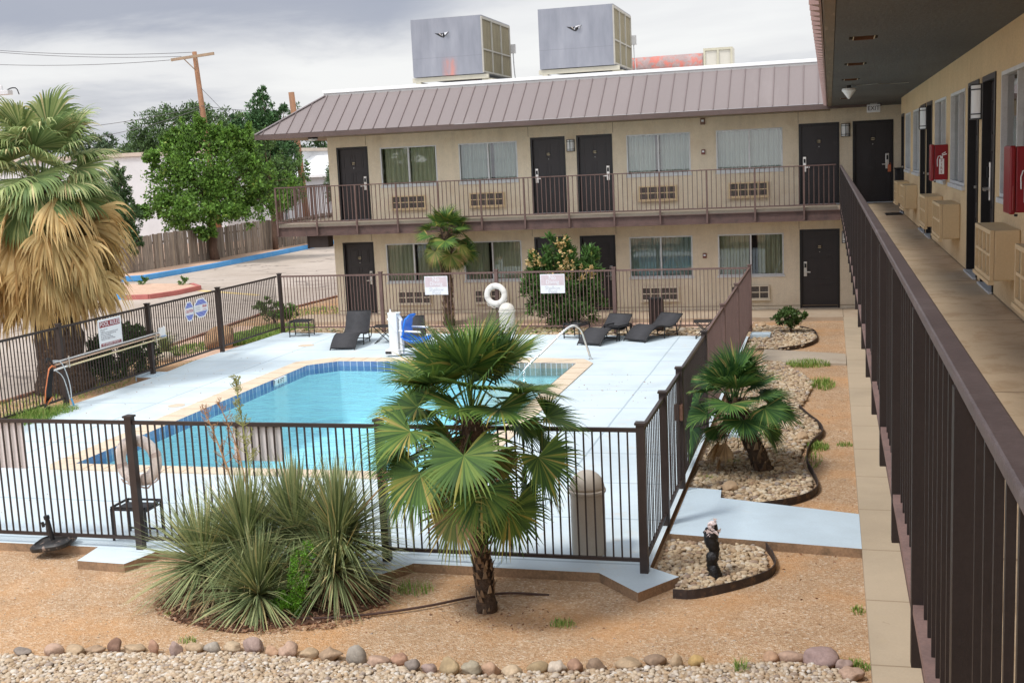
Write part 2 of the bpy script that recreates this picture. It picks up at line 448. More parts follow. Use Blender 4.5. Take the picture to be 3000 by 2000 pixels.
# far-side dirt between the fence and the building and beside the car park
def sheet(name, poly, z, mt, th=.01):
    return tag(MB().prism(poly, z-th, z).build(name, mt), kind='structure')
sheet('parking_lot', [(-60,19.0),(-16.3,19.0),(-16.25,20.6),(-17.2,32.6),(-16.8,34.8),(-16.4,40),(-16.4,120),(-28.2,120),(-28.25,62),(-27.95,49.5),(-28.3,43.6),(-60,43.6)], -.05, ASPH, .04)
sheet('road_edge_line', [(-16.3,19.0),(-16.24,19.0),(-16.19,20.6),(-17.14,32.6),(-16.74,34.8),(-16.34,40),(-16.4,40),(-16.8,34.8),(-17.2,32.6),(-16.25,20.6)], -.035, pm('edge_line_faded', (.36,.17,.13), .9, .3, 2, geo=True, col2=(.45,.33,.25), thr=(.45,.6)), .05)
tag(MB().prism([(-17.0,24.5),(-14.45,24.5),(-14.45,28.2),(-2.1,28.2),(-2.1,30.28),(-16.6,30.28),(-16.9,32.4),(-16.5,36),(-14.3,36),(-14.3,30.3),(-14.3,30.3),(-17.0,30.3)][:6], -.096, -.09).build('far_dirt', DIRTF), kind='structure')
fill_poly_outer = [(-14.25,11.45),(-13.9,11.45),(-8.47,11.45),(-8.42,10.98),(-7.80,10.95),(-7.66,11.42),(-5.25,11.38),(-5.28,10.92),(-4.86,10.9),(-4.55,11.40),(-2.52,11.38),(-2.04,10.88),(-1.70,11.38),(-2.03,11.62),(-2.03,27.2),(-14.3,28.35),(-14.45,24.0),(-14.28,22.3),(-14.62,22.25),(-14.62,21.9),(-14.25,21.9),(-14.28,19.3),(-14.2,17.5)]
inner_pool = [(-11.22,14.93),(-5.32,14.93),(-5.32,23.56),(-10.75,23.82),(-11.28,23.3)]
outer_cop = [(-11.62,14.85),(-11.45,14.62),(-4.97,14.58),(-4.97,23.6),(-5.25,24.08),(-6.1,24.22),(-9.9,24.30),(-11.05,24.33),(-11.75,23.75),(-11.75,20.5)]
deck_hole = [(-11.42,14.78),(-5.13,14.76),(-5.13,23.72),(-5.35,23.92),(-9.9,24.10),(-10.95,24.12),(-11.52,23.55),(-11.5,20.5)]
tag(fill_poly('pool_deck', fill_poly_outer, [deck_hole], 0.0, .10, [DECK, DECKSIDE]), kind='structure')
tag(fill_poly('pool_coping', outer_cop, [inner_pool], 0.022, .03, [COPING, COPING]), kind='structure')
# joints in the coping: narrow grooves as thin darker mortar strips
mb = MB()
for i in range(15):
    y = 15.2 + i*.6
    mb.box(-11.75, -11.28, y, y+.012, .0225, .0262); mb.box(-5.31, -4.98, y, y+.012, .0225, .0262)
for i in range(18):
    x = -10.9 + i*.33
    mb.box(x, x+.012, 14.63, 14.92, .0225, .0262)
    if x < -9.9: mb.box(x, x+.012, 23.84, 24.29, .0225, .0262)
tag(mb.build('coping_mortar', pm('mortar', (.50,.36,.23), .95, .1, 4)), kind='structure')
# basin: tile band and plaster
n = len(inner_pool); mb = MB()
for i in range(n):
    a = inner_pool[i]; b = inner_pool[(i+1) % n]
    mb.add([(a[0],a[1],.022),(b[0],b[1],.022),(b[0],b[1],-.20),(a[0],a[1],-.20)], [(0,1,2,3)], 1 if i == 2 and False else 0)
    mb.add([(a[0],a[1],-.20),(b[0],b[1],-.20),(b[0],b[1],-1.6),(a[0],a[1],-1.6)], [(0,1,2,3)], 1)
mb.add([(x,y,-1.35) for x,y in inner_pool], [tuple(range(n))], 1)
tag(mb.build('pool_basin', [TILE, POOLIN], fixn=False), kind='structure')
# shallow spa bench in the far right corner, grey tiles
mb = MB()
mb.box(-7.05,-5.33,21.3,23.60,-1.3,-.42,1)
mb.add([(-7.1,23.625,.020),(-5.33,23.54,.020),(-5.33,23.54,-.25),(-7.1,23.625,-.25)], [(0,1,2,3)], 0)
mb.add([(-5.335,23.54,.020),(-5.335,21.3,.020),(-5.335,21.3,-.25),(-5.335,23.54,-.25)], [(0,1,2,3)], 0)
tag(mb.build('pool_bench', [TILEG, SPAIN], fixn=False), kind='structure')
mb = MB(); mb.add([(x,y,-.088) for x,y in inner_pool], [tuple(range(n))])
tag(mb.build('pool_water', WATER, fixn=False), kind='structure')
# walks
tag(MB().box(.10, 1.29, -8, 30.3, -.1, 0.0).build('sidewalk', SIDEW), kind='structure')
tag(MB().box(-15.2, 8, 30.3, D-.01, -.1, 0.002).build('rear_sidewalk', jointed('sidewalk_rear', (.45,.36,.26), .08, [-12,-9,-6,-3,0.1], [], None, 0, .012, (.5,(.42,.31,.21),.6), (.25,.19,.13), .9)), kind='structure')
tag(MB().prism([(-1.97,12.72),(.098,12.46),(.098,13.70),(-1.53,14.19),(-1.55,14.53),(-1.97,14.62)], -.1, .004, 0, 1).build('blue_path', [PATHB, DECKSIDE]), kind='structure')
tag(MB().prism([(-1.6,25.75),(.09,25.14),(.09,23.96),(-1.1,24.12),(-1.6,24.5)], -.1, -.055).build('tan_path', CONC), kind='structure')
for q, (y0, y1, xx) in enumerate(((17.45,17.9,-1.5),(27.3,27.75,-1.55))):
    tag(MB().box(-2.0, xx, y0, y1, -.1, .02, 0).build('post_footing', PATHB), kind='structure')
tag(MB().box(-14.72,-14.2,22.0,22.45,-.1,.03).build('post_footing', PATHB), kind='structure')
# kerbs of the car park
def kerb(name, pts, w, z0, z1, mt):
    mb = MB()
    for a, b in zip(pts[:-1], pts[1:]):
        d = (Vector(b)-Vector(a)).normalized(); a2 = Vector(a)-d*.04
        mb.bar((a2.x,a2.y,(z0+z1)/2), (b[0],b[1],(z0+z1)/2), w, z1-z0)
    return tag(mb.build(name, mt), kind='structure')
kerb('blue_kerb', [(-60,43.7),(-29.5,43.7),(-28.5,44.2),(-28.05,49.45),(-28.25,55.3),(-28.4,61.9),(-28.4,110)], .22, -.06, .16, KERBB)
sheet('verge', [(-60,43.8),(-29.5,43.8),(-28.6,44.3),(-28.15,49.5),(-28.35,55.3),(-28.5,62),(-28.5,110),(-60,110)], .11, DIRTF, .1)
isl = [(-40,37.5),(-26.3,37.65),(-24.6,37.0),(-23.8,37.1),(-23.4,38.2),(-23.4,39.9),(-24.3,40.9),(-26,41.25),(-40,41.3)]
sheet('island', isl, .09, DIRTF, .1)
kerb('island_kerb_blue', [(-40,37.5),(-26.3,37.65),(-24.7,37.02)], .16, -.05, .13, KERBB)
kerb('island_kerb_red', [(-24.7,37.0),(-23.8,37.1),(-23.4,38.2),(-23.4,39.9),(-24.3,40.9)], .16, -.05, .115, KERBR)
sheet('painted_stripe', [(-23.2,39.4),(-19.8,37.6),(-19.8,37.9),(-23.2,39.75)], -.042, YELLOWP, .004)

# ---------------------------------------------------------------- stones
def ico(sub=1):
    bm = bmesh.new(); bmesh.ops.create_icosphere(bm, subdivisions=sub, radius=1)
    V = np.array([v.co[:] for v in bm.verts]); F = np.array([[v.index for v in f.verts] for f in bm.faces]); bm.free()
    return V, F
IV1, IF1 = ico(1); IV2, IF2 = ico(2); IV3, IF3 = ico(3)

def stones(name, pts, smin, smax, mt, flat=.6, label_kind='stuff'):
    """pts (n,3): one mesh of many pebbles"""
    n = len(pts); rng = np.random.default_rng(len(pts)+3)
    s = rng.uniform(smin, smax, n) * rng.choice([.75,1,1,1.25], n)
    sc = np.stack([s*rng.uniform(.8,1.35,n), s*rng.uniform(.7,1.0,n), s*flat*rng.uniform(.7,1.2,n)], 1)
    a = rng.uniform(0, 2*PI, n); ti = rng.normal(0, .25, n)
    base = IV2 if smax > .028 else IV1; F = IF2 if smax > .028 else IF1
    jit = 1 + rng.uniform(-.13, .13, (n, len(base), 1))
    V = base[None]*jit*sc[:, None, :]
    # tilt about x then rotate about z
    ct, st = np.cos(ti)[:,None], np.sin(ti)[:,None]
    y = V[...,1]*ct - V[...,2]*st; z = V[...,1]*st + V[...,2]*ct; x = V[...,0]
    ca, sa = np.cos(a)[:,None], np.sin(a)[:,None]
    V = np.stack([x*ca - y*sa, x*sa + y*ca, z], -1) + np.asarray(pts)[:, None, :]
    Fa = (F[None] + (np.arange(n)*len(base))[:, None, None]).reshape(-1, 3)
    ob = mesh_np(name, V.reshape(-1,3), Fa, mt, smooth=True)
    return ob

PEB = island_mat('river_pebbles', [(0,(0.336,0.234,0.144)),(.18,(0.496,0.390,0.266)),(.36,(0.560,0.468,0.350)),(.5,(0.400,0.281,0.167)),(.62,(0.624,0.569,0.486)),(.75,(0.480,0.343,0.205)),(.86,(0.304,0.242,0.198)),(.95,(0.592,0.515,0.410)),(1,(0.656,0.616,0.555))], .75, 0, .25, 60, .3, .15, 9)
PEB2 = island_mat('bed_pebbles', [(0,(0.302,0.207,0.128)),(.2,(0.504,0.382,0.240)),(.4,(0.571,0.457,0.304)),(.55,(0.420,0.290,0.168)),(.7,(0.622,0.539,0.400)),(.82,(0.353,0.232,0.144)),(.92,(0.286,0.232,0.192)),(1,(0.638,0.564,0.448))], .8, 0, .25, 60, .3, .15, 9)

def inpoly(x, y, poly):
    c = False; n = len(poly)
    for i in range(n):
        x1, y1 = poly[i]; x2, y2 = poly[(i+1) % n]
        if (y1 > y) != (y2 > y) and x < (x2-x1)*(y-y1)/(y2-y1) + x1: c = not c
    return c

def bed_points(poly, step, z, layers=2, seed=1):
    r = random.Random(seed); xs = [p[0] for p in poly]; ys = [p[1] for p in poly]; out = []
    for k in range(layers):
        y = min(ys)
        while y < max(ys):
            x = min(xs)
            while x < max(xs):
                px = x + r.uniform(-.5,.5)*step; py = y + r.uniform(-.5,.5)*step
                if inpoly(px, py, poly): out.append((px, py, z + k*step*.22 + r.uniform(-.2,.25)*step))
                x += step
            y += step
    return np.array(out)

bed1 = [(-1.95,11.62),(-1.70,11.38),(-1.70,11.12),(-1.54,11.09),(-1.06,11.52),(-.86,11.84),(-.89,12.22),(-.96,12.56),(-1.97,12.68)]
bed2 = [(-1.95,14.66),(-1.54,14.55),(-1.5,14.22),(-1.06,14.11),(-.65,14.42),(-.45,14.82),(-.48,15.38),(-.64,16.3),(-.59,17.2),(-.40,17.9),(-.40,18.5),(-.57,19.05),(-.74,19.7),(-.62,20.5),(-.52,21.9),(-.8,23.0),(-1.18,24.1),(-1.95,24.3)]
bed4 = [(-1.97,25.85),(-1.5,25.7),(-1.2,25.72),(-.82,26.06),(-.56,26.7),(-.52,27.31),(-.6,28.38),(-.95,28.9),(-1.97,29.4)]
backstrip = [(-14.3,28.36),(-1.98,27.26),(-1.98,28.9),(-9,29.3),(-14.3,29.2)]
tag(MB().prism(bed1, -.1, -.07).build('pebble_bed', PEBBASE), kind='structure')
tag(MB().prism(bed2, -.1, -.07).build('pebble_bed', PEBBASE), kind='structure')
tag(MB().prism(bed4, -.1, -.07).build('pebble_bed', PEBBASE), kind='structure')
tag(MB().prism(backstrip, -.1, -.07).build('pebble_bed', PEBBASE), kind='structure')
tag(stones('river_pebbles', bed_points(bed1, .05, -.06, 2, 1), .022, .036, PEB2), 'tan river pebbles filling the small bed by the black wrapped pipe', 'pebbles', kind='stuff')
tag(stones('river_pebbles', bed_points(bed2, .058, -.06, 2, 2), .024, .040, PEB2), 'tan river pebbles in the long curved bed under the leaning palm', 'pebbles', kind='stuff')
tag(stones('river_pebbles', bed_points(bed4, .075, -.055, 1, 3), .034, .052, PEB2), 'tan river pebbles in the round bed with the small round bush', 'pebbles', kind='stuff')
tag(stones('river_pebbles', bed_points(backstrip, .105, -.055, 1, 4), .045, .07, PEB2), 'tan river pebbles in the strip behind the pool deck', 'pebbles', kind='stuff')
EDGEM = pm('edging_steel', (.045,.032,.027), .7, .3, 8, .2, 40, col2=(.14,.085,.05), geo=True)
def edging(pts, z1, label):
    mb = MB()
    # smooth the polyline
    P = [Vector((x, y, 0)) for x, y in pts]
    for _ in range(2):
        Q = [P[0]]
        for a, b in zip(P[:-1], P[1:]): Q += [a*.75+b*.25, a*.25+b*.75]
        Q.append(P[-1]); P = Q
    for a, b in zip(P[:-1], P[1:]):
        mb.bar((a.x,a.y,(z1-.1)/2), (b.x,b.y,(z1-.1)/2), .012, z1+.1)
    ob = mb.build('bed_edging', EDGEM); tag(ob, label, 'garden edging', 'metal edgings round the pebble beds')
edging([(-1.72,11.04),(-1.5,11.03),(-1.0,11.46),(-.76,11.82),(-.80,12.25),(-.9,12.58)], -.005, 'dark metal edging round the small pebble bed with the wrapped pipe')
edging([(-1.1,14.03),(-.61,14.33),(-.36,14.80),(-.40,15.38),(-.56,16.3),(-.51,17.2),(-.31,17.9),(-.37,18.5),(-.55,19.05),(-.72,19.75)], 0.0, 'dark metal edging curving round the bed of the leaning palm')
edging([(-1.3,25.66),(-.82,26.02),(-.53,26.7),(-.49,27.31),(-.57,28.38),(-.92,28.9)], -.01, 'dark metal edging round the bed of the small round bush')

# the row of border rocks: x, y, width, height, colour, shape
RC = {'dark grey':(.17,.16,.16),'pinkish tan':(.50,.33,.25),'tan':(.47,.34,.21),'brown':(.33,.22,.14),'dark red':(.14,.05,.04),'mauve':(.36,.26,.25),'grey':(.34,.33,.30),
      'sand':(.58,.45,.30),'orange tan':(.48,.28,.17),'red tan':(.42,.22,.15),'olive tan':(.40,.30,.16),'grey green':(.38,.35,.26),'pink orange':(.52,.32,.21),'whitish':(.66,.58,.48),'red brown':(.34,.18,.12),'dark brown':(.24,.16,.11),'yellow ochre':(.58,.38,.12),'purple':(.36,.25,.26)}
ROCKS = [(-7.48, 8.74, 0.194, 0.064, 'dark grey', 'flat'),(-7.16, 8.78, 0.192, 0.104, 'pinkish tan', 'rounded'),(-6.98, 8.85, 0.208, 0.073, 'tan', 'flat'),(-6.79, 8.89, 0.189, 0.069, 'brown', 'flat'),
 (-6.61, 8.94, 0.158, 0.144, 'dark red', 'round'),(-6.44, 8.97, 0.204, 0.065, 'tan', 'low'),(-6.23, 8.98, 0.108, 0.128, 'red tan', 'upright'),(-5.98, 8.95, 0.143, 0.153, 'mauve', 'round'),
 (-5.88, 9.08, 0.178, 0.08, 'tan', 'smooth'),(-5.68, 9.07, 0.169, 0.1, 'grey', 'rounded'),(-5.51, 9.12, 0.169, 0.093, 'sand', 'smooth'),(-5.32, 9.15, 0.204, 0.132, 'mauve', 'large rounded'),
 (-5.12, 9.12, 0.156, 0.085, 'orange tan', 'flat'),(-4.94, 9.11, 0.194, 0.136, 'pinkish tan', 'large angular'),(-4.75, 9.11, 0.173, 0.083, 'tan', 'rounded'),(-4.52, 9.08, 0.216, 0.121, 'brown', 'large angular'),
 (-4.28, 9.07, 0.214, 0.17, 'grey', 'large round'),(-4.06, 9.06, 0.2, 0.087, 'pinkish tan', 'smooth oval'),(-3.91, 9.13, 0.175, 0.094, 'red tan', 'angular'),(-3.72, 9.01, 0.16, 0.104, 'dark grey', 'angular'),
 (-3.56, 8.99, 0.153, 0.092, 'mauve', 'angular'),(-3.39, 9.0, 0.195, 0.152, 'olive tan', 'large angular'),(-3.19, 9.0, 0.187, 0.121, 'grey green', 'rounded'),(-3.02, 9.04, 0.181, 0.109, 'pink orange', 'smooth round'),
 (-2.84, 9.04, 0.18, 0.09, 'sand', 'smooth oval'),(-2.65, 9.16, 0.193, 0.079, 'olive tan', 'flat'),(-2.47, 9.17, 0.169, 0.096, 'whitish', 'smooth oval'),(-2.32, 9.22, 0.16, 0.103, 'red brown', 'rounded'),
 (-2.16, 9.27, 0.199, 0.091, 'dark brown', 'angular'),(-1.89, 9.33, 0.257, 0.097, 'tan', 'large flat'),(-1.67, 9.45, 0.213, 0.085, 'dark brown', 'flat'),(-1.49, 9.43, 0.127, 0.127, 'tan', 'upright'),
 (-1.34, 9.5, 0.152, 0.097, 'yellow ochre', 'smooth round'),(-0.72, 9.67, 0.138, 0.086, 'orange tan', 'smooth round'),(-0.55, 9.7, 0.25, 0.086, 'pinkish tan', 'long smooth'),(-0.31, 9.66, 0.325, 0.15, 'purple', 'very large'),
 (-0.11, 9.6, 0.137, 0.098, 'mauve', 'small rounded'),(-0.06, 9.39, 0.228, 0.108, 'pinkish tan', 'large smooth')]

front = [(-8.6,7.6),(1.0,8.8),(1.0,9.30),(.1,9.20)] + [(x, y-.06) for x, y, *_ in sorted(ROCKS, key=lambda q: -q[0])] + [(-8.6,8.56)]
tag(MB().prism(front, -.1, -.075).build('pebble_bed', PEBBASE), kind='structure')
fp = bed_points([(x, max(y, 8.0) if x < -3 else y) for x, y in front], .036, -.07, 2, 5)
fp = fp[fp[:,1] > 8.12 + (fp[:,0]+7.3)*.155 - .25]
tag(stones('river_pebbles', fp, .016, .029, PEB), 'cream and tan river pebbles in the strip along the front', 'pebbles', kind='stuff')
grit_r = np.random.default_rng(77)
gx = np.concatenate([grit_r.uniform(-9,-.2,900), grit_r.uniform(-1.0,.08,420)]); gy = np.concatenate([grit_r.uniform(9.0,11.3,900), grit_r.uniform(11,29,420)])
gp = np.stack([gx, gy, np.full(len(gx), -.098)], 1)
tag(stones('dirt_gravel', gp, .005, .012, PEB2), 'loose bits of gravel scattered over the bare dirt', 'gravel', kind='stuff')
GR = 'rocks in the border row'
rb = random.Random(3); used = set()
for i, (x, y, w, h, c, sh) in enumerate(ROCKS):
    col = tuple(.68*a + .32*b for a, b in zip(RC[c], (.42,.31,.20)))
    k = i % 3
    mt = pm('rock_'+c.replace(' ','_'), col, .85, .16, 9, .5, 30, .01, col2=mul(col, .7 if k else 1.25), thr=(.5,.7), fine=.12)
    rs = np.random.default_rng(i+40)
    V = IV3.copy()
    # lumpy: displace by a few random planes (facets) and low noise
    for _ in range(9 if 'angular' in sh or 'upright' in sh else 5):
        nrm = rs.normal(size=3); nrm /= np.linalg.norm(nrm); dcut = rs.uniform(.55,.84)
        over = V@nrm - dcut; V = V - np.where(over > 0, over, 0)[:,None]*nrm*.85
    V = V*(1 + .10*np.sin(V@rs.normal(size=3)*3 + rs.uniform(0,6))[:,None])
    dpt = w*rb.uniform(.6,.85)
    V = V*np.array([w/2*1.04, dpt/2, h*.64])
    a = rb.uniform(-.25,.25); ca, sa = math.cos(a), math.sin(a)
    V = np.stack([V[:,0]*ca - V[:,1]*sa, V[:,0]*sa + V[:,1]*ca, V[:,2]], 1)
    ob = mesh_np('border_rock', V, IF3, mt, smooth=True)
    ob.location = (x, y + dpt*.3, -.09 + h*.30)
    L = ROCKS[i-1][4] if i else None; Rr = ROCKS[i+1][4] if i+1 < len(ROCKS) else None
    if L and Rr: lab = f'{sh} {c} border rock, between a {L} and a {Rr} rock'
    elif Rr: lab = f'{sh} {c} rock at the left end of the border row'
    else: lab = f'{sh} {c} rock at the right end of the border row'
    assert lab not in used, lab
    used.add(lab); tag(ob, lab, 'rock', GR)

# ---------------------------------------------------------------- the motel
motel = thing('motel_building', (0, D, 0), 'two-storey L-shaped beige stucco motel with brown metal roof and open walkways', 'motel')
TF = lambda u, d, z: (u, D - d, z)          # far wing, u = x
TN = lambda u, d, z: (WX - d, -u, z)        # near wing, u = -y
rooms = {'far': TF, 'near': TN}
DOORS = {'far': [(-13.98,-13.02),(-8.20,-7.22),(-6.90,-5.91),(-.99,.03),(.36,1.36)], 'near': [(-27.20,-26.28),(-21.60,-20.50),(-20.22,-19.22),(-14.32,-13.34),(-13.02,-12.04)]}
WINS = {'far': [(-12.64,-10.94),(-10.28,-8.58),(-5.52,-3.80),(-3.12,-1.40)], 'near': [(-25.80,-24.25),(-23.45,-21.80),(-18.70,-17.0),(-16.34,-14.66),(-11.66,-9.96),(-9.25,-7.55)]}
def wall_holes(T, u0, u1, z0, z1, holes, th, name):
    us = sorted({u0, u1, *[h[0] for h in holes], *[h[1] for h in holes]})
    zs = sorted({z0, z1, *[h[2] for h in holes], *[h[3] for h in holes]})
    mb = MB(T)
    for a, b in zip(zs[:-1], zs[1:]):
        run = None
        for c, d in zip(us[:-1], us[1:]):
            hole = any(h[0] <= c+1e-6 and d <= h[1]+1e-6 and h[2] <= a+1e-6 and b <= h[3]+1e-6 for h in holes)
            if hole:
                if run: mb.box(run[0], run[1], -th, 0, a, b); run = None
            else:
                run = (run[0], d) if run else (c, d)
        if run: mb.box(run[0], run[1], -th, 0, a, b)
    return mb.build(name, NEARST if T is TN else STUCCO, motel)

H2 = FL + 2.10
hf = [(a, b, FL, H2) for a, b in DOORS['far']] + [(a, b, 3.69, 4.78) for a, b in WINS['far']]
hf += [(a, b, 0.0, 2.10) for a, b in DOORS['far'][:4]] + [(a, b, .92, 2.03) for a, b in WINS['far']]
wall_holes(TF, -14.25, 5.0, -.1, 5.2, hf, .18, 'wall')
hn = [(a, b, FL, H2) for a, b in DOORS['near']] + [(a, b, 3.69, 4.81) for a, b in WINS['near']]
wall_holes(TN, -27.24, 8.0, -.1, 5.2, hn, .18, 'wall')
# side and back walls, kept in one mesh each
mb = MB(); mb.box(-14.25,-14.07,D+.181,44,-.1,5.2); mb.build('wall', STUCCO, motel)
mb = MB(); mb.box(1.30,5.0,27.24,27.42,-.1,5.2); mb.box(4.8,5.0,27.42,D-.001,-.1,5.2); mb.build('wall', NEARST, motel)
# control joints in the stucco
mb = MB(TF)
for u in (-13.06,-8.25,-5.88,-1.0):
    mb.box(u-.006,u+.006,.0005,.004,H2+.03,5.15); mb.box(u-.006,u+.006,.0005,.004,2.13,2.38)
mb.box(-14.2,1.3,.0005,.006,.085,.10)
mb.build('control_joint', pm('joint_dark', (.24,.17,.10), .9, .1, 3), motel)
mb = MB(TN); mb.box(-27.24,8,.0005,.004,FL+.001,FL+.012); mb.build('control_joint', pm('joint_dark2', (.24,.17,.10), .9, .1, 3), motel)
# dark rooms behind the openings
mb = MB(TF); mb.box(-14.0,4.7,-.75,-.62,0,5.1); mb.build('room_backing', ROOMD, motel)
mb = MB(TN); mb.box(-27.1,8,-.75,-.62,FL,5.1); mb.build('room_backing', ROOMD, motel)
mb = MB(TF); mb.box(-14.0,4.7,-.62,-.185,2.45,2.6); mb.build('floor_slab', CONC, motel)

def door(T, u0, u1, z, hinge_left, plaque=True, handle=True):
    fr = MB(T); w = .055
    fr.box(u0,u0+w,-.14,.012,z,z+2.10); fr.box(u1-w,u1,-.14,.012,z,z+2.10); fr.box(u0+w,u1-w,-.14,.012,z+2.045,z+2.10)
    f = fr.build('door_frame', DOORF, motel)
    a, b = u0+w+.004, u1-w-.004
    dm = MB(T); dm.box(a,b,-.115,-.07,z+.02,z+2.04)
    W_ = b-a
    rows = [(.16,.62),(.74,1.36),(1.48,1.86)]
    for k in (0,1):
        x0 = a + W_*(.14+.40*k); x1 = x0 + W_*.32
        for r0, r1 in rows:
            zz0, zz1 = z+.02+r0, z+.02+r1
            for q in ((x0,x1,zz0,zz0+.022),(x0,x1,zz1-.022,zz1),(x0,x0+.022,zz0+.022,zz1-.022),(x1-.022,x1,zz0+.022,zz1-.022)):
                dm.box(q[0],q[1],-.07,-.060,q[2],q[3])
            dm.box(x0+.05,x1-.05,-.07,-.064,zz0+.05,zz1-.05)
    d = dm.build('door', DOORM, motel)
    th = MB(T); th.box(u0,u1,-.13,.04,z+.0005,z+.022); th.build('threshold', CONC if z < 1 else ALUD, d)
    if plaque:
        um = (a+b)/2
        p = MB(T); p.box(um-.055,um+.055,-.07,-.060,z+1.60,z+1.665); p.build('number_plaque', pm('plaque_cream', (.55,.47,.30), .5, .1, 20), d)
        p = MB(T); p.box(um-.038,um+.038,-.060,-.0575,z+1.618,z+1.648); p.build('plaque_inset', pm('plaque_dark', (.13,.10,.06), .5, .2, 60), d)
        p = MB(T); p.box(um-.008,um+.008,-.07,-.063,z+1.49,z+1.506); p.build('peephole', CHROME, d)
    if handle:
        hx = b-.085 if hinge_left else a+.085
        h = MB(T); h.box(hx-.042,hx+.042,-.07,-.045,z+.86,z+1.25)
        h.build('lock_plate', CHROME, d, bevel=.006)
        h = MB(T); h.box(hx-.026,hx+.026,-.045,-.028,z+1.09,z+1.20); h.build('card_reader', BLACKM, d)
        s = -1 if hinge_left else 1
        h = MB(T); h.bar((hx,-.045,z+.98),(hx,.0,z+.98),.03,.03,up=(1,0,0)); h.bar((hx-s*.01,.0,z+.98),(hx+s*.13,.004,z+.975),.022,.03,up=(0,0,1))
        h.build('handle', CHROME, d)
    return d

for i, (a, b) in enumerate(DOORS['far']):
    left = i in (0, 2, 4)
    door(TF, a, b, FL, left)
    if i < 4: door(TF, a, b, 0.0, left)
for i, (a, b) in enumerate(DOORS['near']):
    door(TN, a, b, FL, i % 2 == 1)

def curtain_mb(T, u0, u1, z0, z1, d, amp=.045, per=.135, seed=0):
    r = random.Random(seed); n = max(8, int((u1-u0)/per*8)); mb = MB(T); vs = []; fs = []
    ph = r.uniform(0,6)
    for k in range(n+1):
        u = u0 + (u1-u0)*k/n
        dd = d + amp*math.sin(2*PI*(u/per) + ph + .8*math.sin(u*5+ph)) + .012*math.sin(u*9)
        vs += [(u, dd, z0), (u, dd + .01*math.sin(u*23), z1)]
    for k in range(n): fs.append((2*k, 2*k+2, 2*k+3, 2*k+1))
    return mb.add(vs, fs)

def window(T, u0, u1, z0, z1, curts, mt, seed):
    w = .035; um = (u0+u1)/2
    fr = MB(T)
    fr.box(u0,u0+w,-.10,.008,z0,z1); fr.box(u1-w,u1,-.10,.008,z0,z1); fr.box(u0+w,u1-w,-.10,.008,z0,z0+w); fr.box(u0+w,u1-w,-.10,.008,z1-w,z1)
    fr.box(um-.022,um+.022,-.075,-.01,z0+w,z1-w)
    f = fr.build('window', ALUD, motel)
    gl = MB(T); gl.add([(u0+w,-.045,z0+w),(um-.022,-.045,z0+w),(um-.022,-.045,z1-w),(u0+w,-.045,z1-w)], [(0,1,2,3)])
    gl.build('pane', GLASS, f, fixn=False)
    gl = MB(T); gl.add([(um+.022,-.060,z0+w),(u1-w,-.060,z0+w),(u1-w,-.060,z1-w),(um+.022,-.060,z1-w)], [(0,1,2,3)])
    gl.build('pane', GLASS, f, fixn=False)
    s = MB(T); s.box(u0-.03,u1+.03,-.02,.035,z0-.05,z0-.003); s.build('sill', ALUD, f)
    for k, (c0, c1) in enumerate(curts):
        a = u0 + (u1-u0)*c0; b = u0 + (u1-u0)*c1
        curtain_mb(T, a, b, z0-.08, z1+.02, -.20, seed=seed*7+k).build('curtain', mt, f, smooth=True, fixn=False)
far_c = [([(.0,.0),(.05,.485),(.50,1.0)], CURTY), ([(.0,.52),(.56,1.0)], CURT), ([(.0,.43),(.52,1.0)], CURT), ([(.0,.48),(.47,1.0)], CURT)]
for i, (a, b) in enumerate(WINS['far']):
    cs, mt = far_c[i]
    window(TF, a, b, 3.69, 4.78, [c for c in cs if c[1] > c[0]], mt, i+1)
    lowc = [[(.0,.49),(.52,1)],[(.0,.40),(.5,1.0)],[(.0,.5),(.48,1.0)],[(.0,.47),(.60,1.0)]][i]
    window(TF, a, b, .92, 2.03, lowc, CURTY if i in (0,1,3) else CURT, i+11)
for i, (a, b) in enumerate(WINS['near']):
    window(TN, a, b, 3.69, 4.81, [[(.1,.9)],[(.3,1)],[(.5,.98)],[(.0,.35)],[(.55,1.0)],[(.1,.9)]][i], CURT, i+31)

# decks, beams, soffits
mb = MB(); mb.box(-15.40,.02,30.72,D-.002,2.62,FL); mb.box(-15.40,-14.252,D-.002,44,2.62,FL); mb.build('balcony_floor', CONC, motel)
mb = MB(); mb.box(.092,1.298,-8,30.72,2.60,FL-.001); mb.box(.021,1.298,30.72,D-.003,2.60,FL-.001); mb.box(1.298,4.8,27.43,D-.003,2.60,FL-.001); mb.build('walkway_floor', WALKF, motel)
mb = MB()   # channel beam under the balcony edge
mb.box(-15.38,.045,30.70,30.72,2.40,2.66); mb.box(-15.38,.045,30.655,30.70,2.40,2.418); mb.box(-15.38,.045,30.655,30.70,2.642,2.66)
mb.box(-15.40,-15.382,30.70,44,2.40,2.66)
mb.box(.095,.12,-8,30.65,2.36,2.598)
mb.build('edge_beam', BEAM, motel)
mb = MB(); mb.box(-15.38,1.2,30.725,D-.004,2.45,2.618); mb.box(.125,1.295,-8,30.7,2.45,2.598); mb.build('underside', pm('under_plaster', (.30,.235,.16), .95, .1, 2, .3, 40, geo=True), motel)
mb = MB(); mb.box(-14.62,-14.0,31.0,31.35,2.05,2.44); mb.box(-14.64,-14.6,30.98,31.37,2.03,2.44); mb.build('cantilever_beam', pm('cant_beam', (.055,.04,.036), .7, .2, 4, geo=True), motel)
mb = MB(); mb.box(-15.60,-.20,30.34,D-.005,5.14,5.155); mb.box(-15.60,-14.26,D-.005,44,5.14,5.155); mb.build('soffit', pm('soffit_far', (.30,.235,.17), .95, .1, 2, .3, 40, geo=True), motel)
